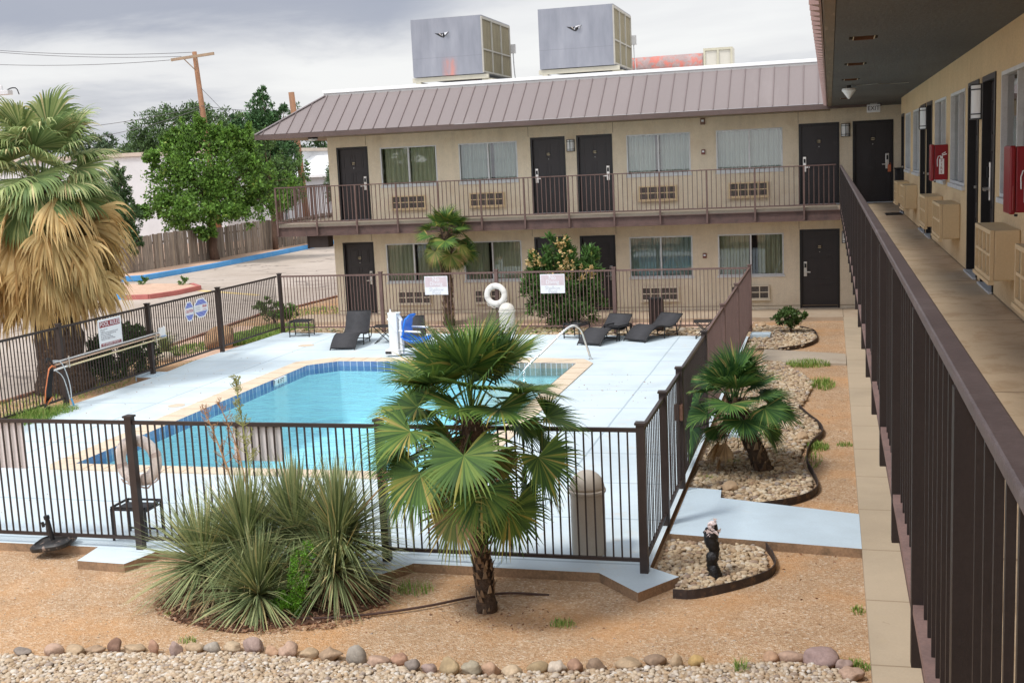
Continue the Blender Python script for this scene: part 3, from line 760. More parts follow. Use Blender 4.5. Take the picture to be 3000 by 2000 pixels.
# near soffit: trowelled plaster with slots for the vents
VENTS = [8.3, 11.7, 15.3, 18.75, 22.45, 25.85]
def soffit():
    mb = MB(); ys = [-8.0]
    for v in VENTS[1:]: ys += [v-.16, v+.16]
    ys.append(D-.006)
    for i in range(0, len(ys)-1, 2): mb.box(-.16,1.298,ys[i],ys[i+1],CE,CE+.1)
    for i in range(1, len(ys)-1, 2):
        mb.box(-.16,-.03,ys[i],ys[i+1],CE,CE+.1); mb.box(.23,1.298,ys[i],ys[i+1],CE,CE+.1)
    mb.box(1.298,4.8,27.43,D-.006,CE,CE+.1)
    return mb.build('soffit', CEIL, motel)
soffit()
for v in VENTS[1:]:
    mb = MB(); mb.box(.005,.195,v-.165,v+.165,CE+.055,CE+.065,0); mb.box(.0105,.1895,v+.10,v+.1595,CE-.012,CE+.054,1); mb.box(.002,.0100,v-.165,v+.165,CE-.006,CE-.0005,0); mb.box(.190,.198,v-.165,v+.165,CE-.006,CE-.0005,0)
    mb.build('soffit_vent', [pm('vent_tan', (.62,.52,.36), .8, .2, 8), pm('vent_dark_brown', (.10,.05,.03), .8, .2, 8)], motel)  # tan panel inside the slot, dark brown piece at its far end
mb = MB(); mb.box(-.245,-.165,-8,30.36,CE-.002,CE+.16); mb.build('fascia', pm('fascia_tan', (.20,.155,.105), .85, .25, 2, .3, 30, geo=True, sz=(3,.4,3), col2=(.34,.28,.20), thr=(.55,.7)), motel)
mb = MB(); mb.box(-.257,-.246,-8,30.36,CE+.02,CE+.19); mb.build('drip_edge', pm('drip_metal', (.38,.34,.29), .5, .1, 3, metal=.2), motel)

# mansard roofs in standing seam metal
EZ = 5.27; TZ = 6.30; EY = 30.30; TY = 31.62
def seam_roof():
    mb = MB()
    xl, xt = -15.65, -14.08
    mb.add([(xl,EY,EZ),(1.2,EY,EZ),(1.2,TY,TZ),(xt,TY,TZ)], [(0,1,2,3)])
    mb.add([(xl,EY,EZ),(xt,TY,TZ),(xt,46,TZ),(xl,46,EZ)], [(0,1,2,3)])
    nrm = Vector((0,-(TZ-EZ),(TY-EY))).normalized()
    x = xl + .21
    while x < .4:
        t = min(1.0, max(0.0, (x - xl)/(xt - xl)))
        p = Vector((x,EY,EZ)); q = Vector((x,EY+(TY-EY)*t,EZ+(TZ-EZ)*t))
        if t > .05: mb.bar(p + nrm*.012, q + nrm*.012, .014, .03, up=nrm, m=1)
        x += .365
    n2 = Vector((-(TZ-EZ),0,(xt-xl))).normalized(); y = EY+.3
    while y < 45:
        t = min(1.0, (y-EY)/(TY-EY))
        mb.bar(Vector((xl,y,EZ))+n2*.012, Vector((xl+(xt-xl)*t,y,EZ+(TZ-EZ)*t))+n2*.012, .022, .03, up=n2, m=1); y += .365
    # hip cap
    mb.bar((xl-.02,EY-.02,EZ+.01),(xt,TY,TZ+.012),.13,.02,up=(-.5,-.5,.8), m=2)
    return mb.build('roof', [ROOFM, pm('roof_seam', (.20,.155,.15), .5, .1, 3, geo=True), pm('hip_cap', (.25,.21,.205), .45, .1, 2, geo=True)], motel, fixn=False)
seam_roof()
mb = MB(); mb.box(-15.68,1.0,EY-.03,EY+.03,5.135,5.262); mb.box(-15.68,-15.62,EY+.03,46,5.135,5.262); mb.build('fascia', FASCIA, motel)
mb = MB(); mb.box(-14.10,1.6,TY+.001,TY+.09,6.18,6.36); mb.build('flashing', pm('flash_grey', (.36,.35,.34), .5, .08, 2, geo=True), motel)
mb = MB(); mb.box(-14.13,1.7,TY-.015,TY+.22,6.365,6.455); mb.box(-14.13,-13.9,TY+.22,46,6.365,6.455); mb.build('parapet_cap', WHITE, motel, bevel=.008)
mb = MB(); mb.box(-13.9,9,TY+.22,46,6.2,6.40); mb.build('roof_deck', pm('roof_membrane', (.66,.66,.63), .9, .08, 1, geo=True), motel)
def near_roof():
    mb = MB(); p0 = (-.275, 5.30); p1 = (1.05, 6.35)
    mb.add([(p0[0],-8,p0[1]),(p0[0],31.4,p0[1]),(p1[0],31.4,p1[1]),(p1[0],-8,p1[1])], [(0,3,2,1)])
    nr = Vector((-(p1[1]-p0[1]),0,p1[0]-p0[0])).normalized(); y = -7.9
    while y < 30.3:
        mb.bar(Vector((p0[0]-.012,y,p0[1]-.01))+nr*.024, Vector((p1[0],y,p1[1]))+nr*.024, .03, .056, up=nr, m=1)
        # folded drip at the eave below each seam
        mb.add([(p0[0]+.012,y-.11,p0[1]-.10),(p0[0]-.075,y,p0[1]-.085),(p0[0]+.012,y+.11,p0[1]-.10),(p0[0]+.012,y-.11,p0[1]+.0),(p0[0]-.075,y,p0[1]+.03),(p0[0]+.012,y+.11,p0[1]+.0)], [(0,1,4,3),(1,2,5,4),(0,2,1),(3,4,5)], 1); y += .365
    mb.box(p0[0]-.004,p0[0]+.012,-8,31.0,p0[1]-.10,p0[1]-.004,1)
    mb.box(1.05,9,-8,31.5,6.2,6.36,1)
    return mb.build('roof', [ROOFM, pm('roof_seam_near', (.30,.20,.18), .5, .1, 3, geo=True)], motel, fixn=False)
near_roof()
mb = MB(); mb.box(.8,9,-8,.0,5.31,6.1); mb.build('roof_block', ROOMD, motel)

# ---------------------------------------------------------------- things fixed to the walls
def ac(T, u0, u1, z0, z1, dep, label, body, seed):
    c = T((u0+u1)/2, dep/2, z0)
    root = thing('air_conditioner', c, label, 'air conditioner', 'through-wall air conditioners')
    mb = MB(T); w = .035
    mb.box(u0,u1,.001,dep-.03,z0,z1); mb.build('casing', body, root, bevel=.012)
    mb = MB(T)
    for k in range(4):
        pass
    mb.box(u0,u0+w,dep-.03,dep,z0,z1); mb.box(u1-w,u1,dep-.03,dep,z0,z1); mb.box(u0+w,u1-w,dep-.03,dep,z0,z0+w); mb.box(u0+w,u1-w,dep-.03,dep,z1-w,z1)
    zm = (z0+z1)/2
    for q in (.25,.5,.75): mb.box(u0+(u1-u0)*q-.013,u0+(u1-u0)*q+.013,dep-.028,dep-.002,z0+w,z1-w)
    mb.box(u0+w,u1-w,dep-.028,dep-.004,zm-.012,zm+.012)
    mb.box(u0-.02,u1+.03,dep-.03,dep+.015,z0-.03,z0-.001)
    mb.build('grille', body, root)
    mb = MB(T); mb.box(u0+w,u1-w,dep-.0299,dep-.024,z0+w,z1-w); mb.build('filter_screen', ACD if T is TF else ACG, root)
names = ['first window from the left', 'second window from the left', 'window just right of the middle doors', 'window nearest the corner']
for i, (u0, u1) in enumerate([(-12.33,-11.32),(-10.0,-9.0),(-5.21,-4.19),(-2.81,-1.78)]):
    ac(TF, u0, u1, 3.01, 3.40, .10, f'beige air conditioner grille under the upper far-wall {names[i]}', ACM, i)
    ac(TF, u0, u1, .28, .66, .10, f'cream air conditioner grille under the ground-floor {names[i]}', ACW, i+10)
nn = ['farthest beige air conditioner box along the right walkway wall','second farthest beige air conditioner box on the walkway wall','beige air conditioner box under the window beyond the red cabinet','beige air conditioner box beside the mid walkway window and dark door','large beige air conditioner box right of the second wall lamp','beige air conditioner box cut off by the right picture edge']
for i, (u0, u1) in enumerate([(-25.65,-24.6),(-23.40,-22.34),(-18.42,-17.36),(-16.14,-15.08),(-11.46,-10.40),(-9.05,-7.95)]):
    ac(TN, u0, u1, 3.05, 3.47, .235, nn[i], ACM, i+20)

def wall_lamp(T, u, z0, z1, label, side=True):
    root = thing('wall_lamp', T(u,.06,z0), label, 'wall lamp', 'wall lamps beside the doors')
    r = .115; n = 12
    def arc(rr, za, zb, nm, mt, a0=0.0, a1=PI):
        vs = []; fs = []
        for k in range(n+1):
            a = a0 + (a1-a0)*k/n; vs += [(u - rr*math.cos(a), .004 + rr*math.sin(a)*.95, za), (u - rr*math.cos(a), .004 + rr*math.sin(a)*.95, zb)]
        for k in range(n): fs.append((2*k,2*k+2,2*k+3,2*k+1))
        c = len(vs); vs += [(u,.004,za),(u,.004,zb)]
        for k in range(n): fs.append((2*k+2,2*k,c)); fs.append((2*k+1,2*k+3,c+1))
        return MB(T).add(vs, fs).build(nm, mt, root)
    arc(r-.012, z0+.012, z1-.012, 'glass_shade', GLOBE)
    arc(r, z0, z0+.014, 'bottom_cap', BLACKM); arc(r, z1-.014, z1, 'top_cap', BLACKM)
    arc(r, z0+.05, z0+.062, 'band', BLACKM); arc(r, z1-.062, z1-.05, 'band', BLACKM)
    mb = MB(T)
    for s in (-1,1): mb.box(u+s*(r-.006)-.006,u+s*(r-.006)+.006,.004,.02,z0+.014,z1-.014)
    mb.box(u-.006,u+.006,.004+(r-.006)*.95,.010+r*.95,z0+.014,z1-.014)
    mb.build('bracket', BLACKM, root)
wall_lamp(TF, -7.06, 4.42, 4.74, 'half-round white and black wall lamp between the two middle upper doors')
wall_lamp(TF, .185, 4.46, 4.79, 'half-round wall lamp between the two corner doors upstairs')
wall_lamp(TF, .20, 1.72, 2.03, 'half-round wall lamp by the corner door on the ground floor')
wall_lamp(TN, -20.36, 4.42, 4.78, 'farther white wall lamp between dark doors on the walkway wall')
wall_lamp(TN, -13.18, 4.42, 4.78, 'nearer, larger white wall lamp between dark doors on the walkway wall')

def cabinet(y0, y1, z0, z1, label):
    root = thing('fire_extinguisher_cabinet', (WX-.1,(y0+y1)/2,z0), label, 'fire cabinet', 'red fire extinguisher cabinets')
    mb = MB(); mb.box(WX-.17,WX-.001,y0,y1,z0,z1); mb.build('body', RED, root, bevel=.008)
    mb = MB(); mb.box(WX-.215,WX-.172,y0-.004,y1+.004,z0-.012,z1+.008); mb.build('cover', RED, root, bevel=.012)
    mb = MB(); mb.tube([(WX-.19,y0-.008,z0+.02),(WX-.19,y0-.008,z0+.2)],.004,6); mb.build('clip', pm('clip_dull', (.35,.06,.06), .5, .1, 5), root)
    mb = MB(); mb.lathe(WX-.16,y0+.05,[(.012,z0-.03),(.014,z0-.012)],10); mb.build('latch', BLACKM, root)
    # white extinguisher pictogram on the end panel with FIRE down the side
    yy = y0-.0035; xc = WX-.078; zb = z0+.075
    mb = MB()
    mb.box(xc-.035,xc+.028,yy-.001,y0-.0003,zb,zb+.20)
    mb.box(xc-.022,xc+.012,yy-.001,y0-.0003,zb+.205,zb+.235)
    mb.bar((xc+.0,yy,zb+.245),(xc+.06,yy,zb+.262),.004,.012,up=(0,0,1)); mb.bar((xc+.0,yy,zb+.262),(xc+.045,yy,zb+.285),.004,.010,up=(0,0,1))
    mb.tube([(xc-.01,yy,zb+.24),(xc-.045,yy,zb+.235),(xc-.058,yy,zb+.19),(xc-.056,yy,zb+.10)],.005,6)
    mb.build('pictogram', SIGNW, root)
    for k, ch in enumerate('FIRE'):
        text('letter', ch, .056, (xc-.004,yy-.0022,zb+.172-.048*k), (1,0,0), (0,0,1), RED, root, sx=.9, ext=.0006)
    return root
cabinet(16.68, 16.98, 3.715, 4.175, 'red FIRE extinguisher cabinet on the walkway wall, the farther one')
cabinet(9.52, 9.84, 3.66, 4.15, 'red fire extinguisher cabinet at the right picture edge')

root = thing('exit_sign', (.81,30.0,5.0), 'small white EXIT sign hanging from the walkway ceiling', 'exit sign')
mb = MB(); mb.box(.655,.965,29.985,30.03,4.985,5.175); mb.build('housing', pm('exit_housing', (.80,.80,.79), .5, .06, 6), root, bevel=.012)
mb = MB(); mb.box(.73,.89,29.98,30.035,5.176,CE); mb.build('bracket', pm('exit_bracket', (.45,.45,.43), .5, .06, 6), root)
text('lettering', 'EXIT', .145, (.81,29.982,5.08), (1,0,0), (0,0,1), pm('exit_letters', (.05,.02,.025), .5, .1, 20), root, sx=.92, ext=.001)

root = thing('ceiling_lamp', (.10,20.6,5.0), 'small white cone lamp on the walkway ceiling', 'ceiling lamp')
mb = MB(); mb.lathe(.10,20.6,[(.035,5.199),(.035,5.15)],14); mb.build('base', BLACKM, root)
mb = MB(); mb.lathe(.10,20.6,[(.11,5.15),(.115,5.12),(.015,4.985),(.004,4.98)],18); mb.build('shade', PLASTW, root, smooth=True, angle=40)
mb = MB(); mb.tube([(.22,20.7,5.196),(.55,20.5,5.196),(.75,20.75,5.196),(1.05,20.7,5.196)],.006,6); mb.build('cable', pm('cable_grey', (.3,.29,.26), .7), root)
root = thing('soffit_lamp', (-14.14,30.75,5.05), 'round white lamp under the left roof corner', 'lamp')
mb = MB(); mb.lathe(-14.14,30.75,[(.14,5.139),(.15,5.10)],20); mb.build('base', BLACKM, root)
mb = MB(); mb.lathe(-14.14,30.75,[(.13,5.10),(.12,5.06),(.06,5.045)],20); mb.build('diffuser', GLOBE, root, smooth=True)

def wall_box(name, u, z, w, h, label, kind):
    root = thing(name, TF(u,.03,z), label, 'fire alarm', 'fire alarms on the far wall')
    mb = MB(TF); mb.box(u-w/2,u+w/2,.001,.05,z,z+h); mb.build('body', pm(name+'_red', (.19,.055,.04) if kind else (.23,.13,.09), .5, .15, 9), root, bevel=.006)
    mb = MB(TF); mb.box(u-w*.28,u+w*.28,.0501,.062,z+h*.45,z+h*.78); mb.build('strobe' if not kind else 'handle', SIGNW, root)
wall_box('fire_horn', -3.46, 4.95, .12, .17, 'brown fire horn high between the two right upper windows', 0)
wall_box('fire_pull_box', -3.46, 4.17, .10, .13, 'red fire pull box between the two right upper windows', 1)
wall_box('fire_pull_box', -3.48, 1.41, .10, .13, 'red fire pull box between the two right ground-floor windows', 1)

root = thing('door_hanger', TF(1.27,.0,3.6), 'orange door hanger on the handle of the corner door', 'door hanger')
mb = MB(TF); mb.box(1.225,1.325,.002,.006,3.52,3.70); mb.build('card', pm('card_orange', (.62,.16,.06), .6, .05, 8), root)
mb = MB(TF); mb.tube([TF(1.275,.004,3.70) and (1.25,.004,3.70),(1.255,.004,3.74),(1.295,.004,3.74),(1.30,.004,3.70)],.006,6); mb.build('loop', pm('card_orange2', (.62,.16,.06), .6), root)

root = thing('waste_bin', (1.49,31.6,FL), 'tall black bin in the far corner of the upper walkway', 'bin')
mb = MB(); mb.box(1.385,1.68,31.42,31.8,FL,3.58); mb.build('body', BLACKM, root, bevel=.02)
mb = MB(); mb.box(1.37,1.69,31.40,31.82,3.581,3.62); mb.build('lid', BLACKM, root, bevel=.01)
root = thing('door_mat', (1.1,26.2,FL), 'small black doormat at the far end of the walkway', 'mat')
mb = MB(); mb.box(.93,1.27,26.0,26.75,FL,FL+.015); mb.build('mat', BLACKM, root)

# ---------------------------------------------------------------- railings
def rail_run(root, p, q, zt, zb, post_sp, bal_sp, out, matp, matt, first=0.0, low=2.44, matb=None, bw=.018):
    """railing from p to q (x, y); out = outward unit vector"""
    P = Vector((p[0],p[1],0)); Q = Vector((q[0],q[1],0)); L = (Q-P).length; d = (Q-P)/L; o = Vector((out[0],out[1],0))
    def at(s, off, z): v = P + d*s + o*off; return (v.x, v.y, z)
    MB().bar(at(0,.007,zt-.014), at(L,.007,zt-.014), .051, .028).build('top_rail', matt, root, bevel=.006)
    MB().bar(at(0,0,zb), at(L,0,zb), .062, .03).build('bottom_rail', matb or matt, root)
    s = first; k = 0
    while s < L + .01:
        MB().bar(at(s,.012,low), at(s,.012,zt-.029), .045, .045, up=(d.x,d.y,0)).build('post', matp, root)
        s += post_sp
    mb = MB(); s = first + bal_sp
    while s < L - .02:
        if abs(((s-first)/post_sp) - round((s-first)/post_sp))*post_sp > bal_sp*.4:
            mb.bar(at(s,0,zb+.015), at(s,0,zt-.028), bw, bw, up=(d.x,d.y,0))
        s += bal_sp
    mb.build('balusters', matp, root)
rr = thing('walkway_railing', (0,10,FL), 'long dark brown metal railing along the open upper walkway, running away from the front', 'railing')
rail_run(rr, (.055,-3.0), (.055,30.64), 3.765, 2.825, 1.18, .1311, (-1,0), RAILM, RAILTOP, first=.68, low=2.64, matb=RAILBOT, bw=.015)
rr = thing('balcony_railing', (-7,30.66,FL), 'brown metal railing along the far upper balcony above the courtyard', 'railing')
rail_run(rr, (-15.38,30.66), (-.06,30.66), 3.79, 2.80, 1.21, .121, (0,-1), FARRAIL, FARRAIL, first=.02, low=2.42)
rail_run(rr, (-15.38,30.74), (-15.38,43.0), 3.79, 2.80, 1.21, .121, (-1,0), FARRAIL, FARRAIL, first=1.19, low=2.42)
mb = MB()
# ---------------------------------------------------------------- pool fence
FH = 1.52
pool_fence = thing('pool_fence', (-8, 19, 0), 'dark brown metal picket fence all around the pool deck', 'fence')
def post(x, y, mt, h=FH+.03, w=.085, z0=-.02):
    mb = MB(); mb.box(x-w/2,x+w/2,y-w/2,y+w/2,z0,h); mb.box(x-w/2-.012,x+w/2+.012,y-w/2-.012,y+w/2+.012,h,h+.022)
    mb.build('post', mt, pool_fence)
def panel(p, q, mt, name='picket_panel', sp=.092, zb=.13, zt=FH-.03, parent=None, pk=.016, w=.045):
    P = Vector((p[0],p[1],0)); Q = Vector((q[0],q[1],0)); L = (Q-P).length; d = (Q-P)/L
    a = P + d*w; b = Q - d*w
    mb = MB()
    mb.bar((a.x,a.y,zt),(b.x,b.y,zt),.038,.042); mb.bar((a.x,a.y,zb),(b.x,b.y,zb),.034,.036)
    n = max(2, round((L-2*w)/sp)); st = (L-2*w)/n
    for i in range(1, n):
        c = a + d*(st*i); j = RNG.uniform(-.004,.004)
        mb.bar((c.x+j,c.y,zb+.018),(c.x,c.y,zt-.02),pk,pk,up=(d.x,d.y,0))
    return mb.build(name, mt, pool_fence if parent is None else parent)
FX = [-13.75,-10.85,-7.90,-4.87,-2.06]; FY = 11.46
for x in FX: post(x, FY, FENCEM)
for a, b in zip(FX[:-1], FX[1:]): panel((a,FY),(b,FY), FENCEM)
RY = [11.46,13.05,14.58,17.65,20.85,24.10,27.55-.0]
BY0, BY1 = 28.42, 28.10
RY[-1] = BY1
for y in RY[1:]: post(-2.05, y, FENCEM if y < 18 else FENCER)
for i, (a, b) in enumerate(zip(RY[:-1], RY[1:])):
    if i == 1: continue
    panel((-2.05,a),(-2.05,b), FENCEM if i < 3 else FENCER, sp=.125 if i < 2 else .11, pk=.011 if i < 2 else .014)
gt = panel((-2.05,13.05),(-2.05,14.58), FENCEM, 'gate', w=.06, sp=.13, pk=.012)
for yy in (14.42,13.12): MB().box(-2.07,-2.03,yy,yy+.04,.15,1.468).build('gate_stile', FENCEM, gt)
mb = MB(); mb.box(-2.10,-2.0,14.40,14.50,.92,1.12); mb.build('latch', pm('latch_rust', (.16,.08,.05), .7, .3, 20), gt)
LX = -14.40
LY = [13.30,16.25,19.15,22.20,25.25,BY0]
for y in LY[:-1]: post(LX, y, FENCEM)
for a, b in zip(LY[:-1], LY[1:]): panel((LX,a),(LX,b), FENCEM)
panel((-14.40,13.30),(-13.75,11.46), FENCEM)
BX = [-14.33,-11.43,-8.30,-5.30,-2.05]
byf = lambda x: BY0 + (BY1-BY0)*(x+14.33)/(14.33-2.05)
for x in BX[:-1]: post(x, byf(x), FENCEM if x < -14 else FENCER)
for a, b in zip(BX[:-1], BX[1:]): panel((a,byf(a)),(b,byf(b)), FENCER)

# ---------------------------------------------------------------- signs on the fence
def rules_sign():
    y0, y1, z0, z1 = 20.32, 21.12, .90, 1.46; x = LX+.045
    root = thing('pool_rules_sign', (x,20.7,z0), 'white POOL RULES sign with dark red bands hung on the left fence', 'sign')
    mb = MB(); mb.box(x,x+.006,y0,y1,z0-.02,z1); mb.build('board', SIGNW, root, bevel=.002)
    r = (0,1,0); u = (0,0,1); xs = x+.0072
    mb = MB(); mb.box(x+.0061,xs,y0+.05,y1-.05,z1-.165,z1-.045); mb.build('header_band', MAROON, root)
    mb = MB(); mb.box(x+.0061,xs,y0+.05,y1-.05,z0+.015,z0+.075); mb.build('footer_band', MAROON, root)
    ym = (y0+y1)/2
    text('heading', 'POOL RULES', .128, (xs+.001,ym,z1-.105), r, u, SIGNW, root, sx=.92)
    text('footer', 'NO LIFEGUARD ON DUTY', .060, (xs+.001,ym,z0+.045), r, u, SIGNW, root, sx=.86)
    lines = ['Swim at own risk', 'No diving', 'Children must be accompanied by an adult', 'Pool for use by registered guests only', 'No running or horseplay', 'No glass allowed in pool area', 'Pool hours are 9:00am TO 9:00pm']
    for i, s in enumerate(lines):
        text('rule_line', s, .043, (x+.0072,y0+.065,z1-.205-.034*i), r, u, GREYTXT, root, align='LEFT', sx=.80, ext=.0004)
rules_sign()
def octagon(yc, zc, ry, rz, nm, label):
    x = LX+.045
    root = thing(nm, (x,yc,zc-rz), label, 'sign')
    def oc(ky, kz=None):
        kz = kz or ky; c = .42
        return [(yc+a*ry*ky, zc+b*rz*kz) for a, b in ((-c,1),(c,1),(1,c),(1,-c),(c,-1),(-c,-1),(-1,-c),(-1,c))]
    def slab(poly, xa, xb, name, mt):
        vs = [(xa,a,b) for a,b in poly] + [(xb,a,b) for a,b in poly]; n = len(poly)
        MB().add(vs, [tuple(range(n)), tuple(range(n,2*n))] + [(i,(i+1)%n,n+(i+1)%n,n+i) for i in range(n)]).build(name, mt, root)
    slab(oc(1), x, x+.005, 'board', SIGNW)
    P = oc(.86)
    top = [P[7], P[0], P[1], P[2]]; bot = [P[3], P[4], P[5], P[6]]
    slab(top, x+.0051, x+.0065, 'blue_field', BLUESIGN); slab(bot, x+.0051, x+.0065, 'blue_field', BLUESIGN)
    return root, x+.0075
r, u = (0,1,0), (0,0,1)
root, xs = octagon(23.82, 1.175, .185, .225, 'caution_sign', 'blue and white octagonal CAUTION sign on the left fence')
text('lettering', 'CAUTION', .10, (xs,23.82,1.175), r, u, REDTXT, root, sx=.70)
for k, (dz, w) in enumerate(((.17,.12),(.135,.19),(.10,.26),(-.10,.26),(-.135,.19),(-.17,.12))):
    mb = MB(); mb.box(xs-.0008,xs,23.82-w/2,23.82+w/2,1.175+dz-.007,1.175+dz+.007); mb.build('small_print', PALEBLUE, root)
root, xs = octagon(24.345, 1.19, .31, .225, 'water_notice_sign', 'wider blue and white octagonal notice beside the CAUTION sign')
text('lettering', 'SPLASH', .085, (xs,24.50,1.215), r, u, REDTXT, root, sx=.68)
mb = MB(); mb.box(xs-.0008,xs,24.40,24.58,1.135,1.150); mb.build('small_print', pm('print_pink', (.62,.36,.40), .6, .1, 9), root)
for dz in (.035,0,-.035):
    mb = MB(); mb.box(xs-.0008,xs,24.09,24.30,1.19+dz-.006,1.19+dz+.006); mb.build('small_print', PALETXT, root)
for k, (dz, w) in enumerate(((.17,.26),(.135,.36),(.10,.44),(-.10,.44),(-.135,.36),(-.17,.26))):
    mb = MB(); mb.box(xs-.0008,xs,24.345-w/2,24.345+w/2,1.19+dz-.007,1.19+dz+.007); mb.build('small_print', PALEBLUE, root)

def nodive(xc, label):
    y = byf(xc)-.035; z0, z1 = .955, 1.43
    root = thing('no_diving_sign', (xc,y,z0), label, 'sign', 'faded no diving signs')
    mb = MB(); mb.box(xc-.31,xc+.31,y-.006,y,z0,z1); mb.build('board', SIGNW, root, bevel=.003)
    mb = MB(); mb.box(xc-.29,xc+.29,y-.0072,y-.0061,z0+.20,z1-.02); mb.build('faded_band', PINKF, root)
    r, u = (1,0,0), (0,0,1); ys = y-.0082
    text('lettering', 'No', .145, (xc,ys,z1-.085), r, u, SIGNW, root); text('lettering', 'Diving', .135, (xc,ys,z1-.195), r, u, SIGNW, root)
    text('lettering', 'Shallow', .125, (xc,ys+.001,z0+.135), r, u, PALETXT, root); text('lettering', 'Pool', .125, (xc,ys+.001,z0+.045), r, u, PALETXT, root)
nodive(-9.90, 'faded No Diving Shallow Pool sign in front of the back palm trunk')
nodive(-6.84, 'faded No Diving Shallow Pool sign in front of the flowering shrub')
def backsign(x0, x1, z0, z1, label):
    root = thing('sign_back', ((x0+x1)/2,FY+.03,z0), label, 'sign', 'blank backs of signs on the front fence')
    mb = MB(); mb.box(x0,x1,FY+.022,FY+.028,z0,z1); mb.build('board', SIGNB, root, bevel=.002)
    mb = MB()
    for x in (x0+.06,x1-.06): mb.lathe(x, FY+.0175, [(.008,z1-.06),(.008,z1-.05)], 8)
    mb.build('screw', ALU, root)
backsign(-6.62,-6.02,1.07,1.505, 'grey blank back of a sign on the front fence behind the yucca')
backsign(-9.95,-9.33,.91,1.50, 'grey blank back of a sign on the front fence at the left picture edge')

# ---------------------------------------------------------------- life rings
def life_ring(x, y, z, R_, r_, mt, label, band):
    root = thing('life_ring', (x,y,z), label, 'life ring', 'ring buoys hung on the fence')
    n = 36; m = 14; vs = []; fs = []
    for i in range(n):
        a = 2*PI*i/n
        for j in range(m):
            b = 2*PI*j/m; rr = R_ + r_*math.cos(b)
            vs.append((x + rr*math.cos(a), y + .72*r_*math.sin(b), z + rr*math.sin(a)))
    for i in range(n):
        for j in range(m): fs.append((i*m+j, i*m+(j+1)%m, ((i+1)%n)*m+(j+1)%m, ((i+1)%n)*m+j))
    MB().add(vs, fs).build('ring', mt, root, smooth=True)
    for a0 in (-1.35,.2,1.8,3.3):
        mb = MB()
        vs = []; fs = []
        for k in range(5):
            a = a0 + .05*k
            for j in range(m):
                b = 2*PI*j/m; rr = R_ + (r_+.004)*math.cos(b); vs.append((x+rr*math.cos(a), y+.74*(r_+.003)*math.sin(b), z+rr*math.sin(a)))
        for k in range(4):
            for j in range(m): fs.append((k*m+j,k*m+(j+1)%m,(k+1)*m+(j+1)%m,(k+1)*m+j))
        mb.add(vs, fs); mb.build('strap', band, root, smooth=True)
    rp = MB(); pts = []
    for k in range(13):
        a = -2.4 + k*.17; pts.append((x+(R_+r_+.012)*math.cos(a), y-.02, z+(R_+r_+.02+.02*math.sin(k*2.1))*math.sin(a)))
    rp.tube(pts, .010, 6); rp.build('rope', band, root)
RINGB = pm('ring_beige', (.90,.81,.73), .6, .08, 4, .1, 50, fine=.05); RINGBB = pm('ring_strap_beige', (.66,.54,.47), .7, .1, 6)
RINGW = pm('ring_white', (.78,.75,.69), .5, .05, 4, fine=.05); RINGS = pm('ring_strap_white', (.66,.63,.58), .7, .1, 6)
life_ring(-7.92, FY+.13, 1.015, .235, .07, RINGB, 'beige life ring hung on the front fence post, its back showing', RINGBB)
life_ring(-8.30, byf(-8.3)-.12, .945, .225, .075, RINGW, 'white life ring hung on the back fence by the domed bin', RINGS)

# ---------------------------------------------------------------- pool tools on the left fence
def pole_thing(name, a, b, r_, mt, label, extra=None):
    root = thing(name, a, label, 'pole', None)
    MB().tube([a, b], r_, 10).build('shaft', mt, root, smooth=True, angle=40)
    if extra: extra(root)
    return root
PX = LX+.10
CREAM = pm('pole_cream', (.74,.64,.40), .45, .05, 4, fine=.03); TANP = pm('pole_tan', (.55,.38,.27), .5, .06, 4, fine=.03); GREYP = pm('pole_grey', (.62,.62,.62), .4, .05, 4, metal=.3)
ORNG = pm('net_frame_orange', (.66,.20,.07), .5, .08, 6)
def headbrush(root):
    mb = MB(); mb.box(PX-.02,PX+.04,22.40,22.62,.80,1.0); mb.bar((PX+.01,22.4,.86),(PX+.01,22.62,1.0),.03,.06); mb.build('brush_head', PLASTW, root, bevel=.01)
    mb = MB()
    for k in range(9): mb.bar((PX+.04,22.41+k*.022,.82),(PX+.075,22.41+k*.022,.80),.012,.012)
    mb.build('bristles', pm('bristle_blue', (.35,.45,.60), .8), root)
def sleeve(root):
    MB().tube([(PX+.005,18.72,.742),(PX+.005,19.15,.752)], .019, 10).build('grip', PLASTW, root)
pole_thing('pool_pole', (PX,18.75,.88), (PX,22.45,.905), .017, GREYP, 'silver grey pool pole, uppermost of three laid along the left fence', headbrush)
pole_thing('pool_pole', (PX+.02,18.78,.835), (PX+.02,22.50,.855), .016, TANP, 'pinkish tan pool pole under the silver pole along the left fence')
pole_thing('pool_pole', (PX,18.72,.742), (PX,22.66,.765), .018, CREAM, 'cream yellow pool pole, lowest of three along the left fence', sleeve)
root = thing('pole_hook', (PX-.03,19.15,.7), 'metal hook holding the pool poles on the left fence post', 'hook')
mb = MB(); mb.bar((LX+.045,19.16,.80),(PX+.05,19.16,.80),.02,.02); mb.bar((PX+.05,19.16,.72),(PX+.05,19.16,.95),.02,.02); mb.bar((LX+.045,22.2,.80),(PX+.05,22.2,.80),.02,.02); mb.bar((PX+.05,22.2,.72),(PX+.05,22.2,.93),.02,.02); mb.build('hook', CHROME, root)
root = thing('leaf_net', (PX,18.55,.1), 'orange-rimmed black leaf net hanging from the left fence post', 'net')
rim = [(PX+.03,18.76,.80),(PX+.04,18.66,.84),(PX+.03,18.58,.80),(PX+.02,18.52,.62),(PX+.02,18.44,.42),(PX+.03,18.36,.20),(PX+.04,18.40,.15),(PX+.04,18.50,.22),(PX+.03,18.58,.26)]
MB().tube(rim, .016, 8).build('rim', ORNG, root, smooth=True)
vs = []; fs = []
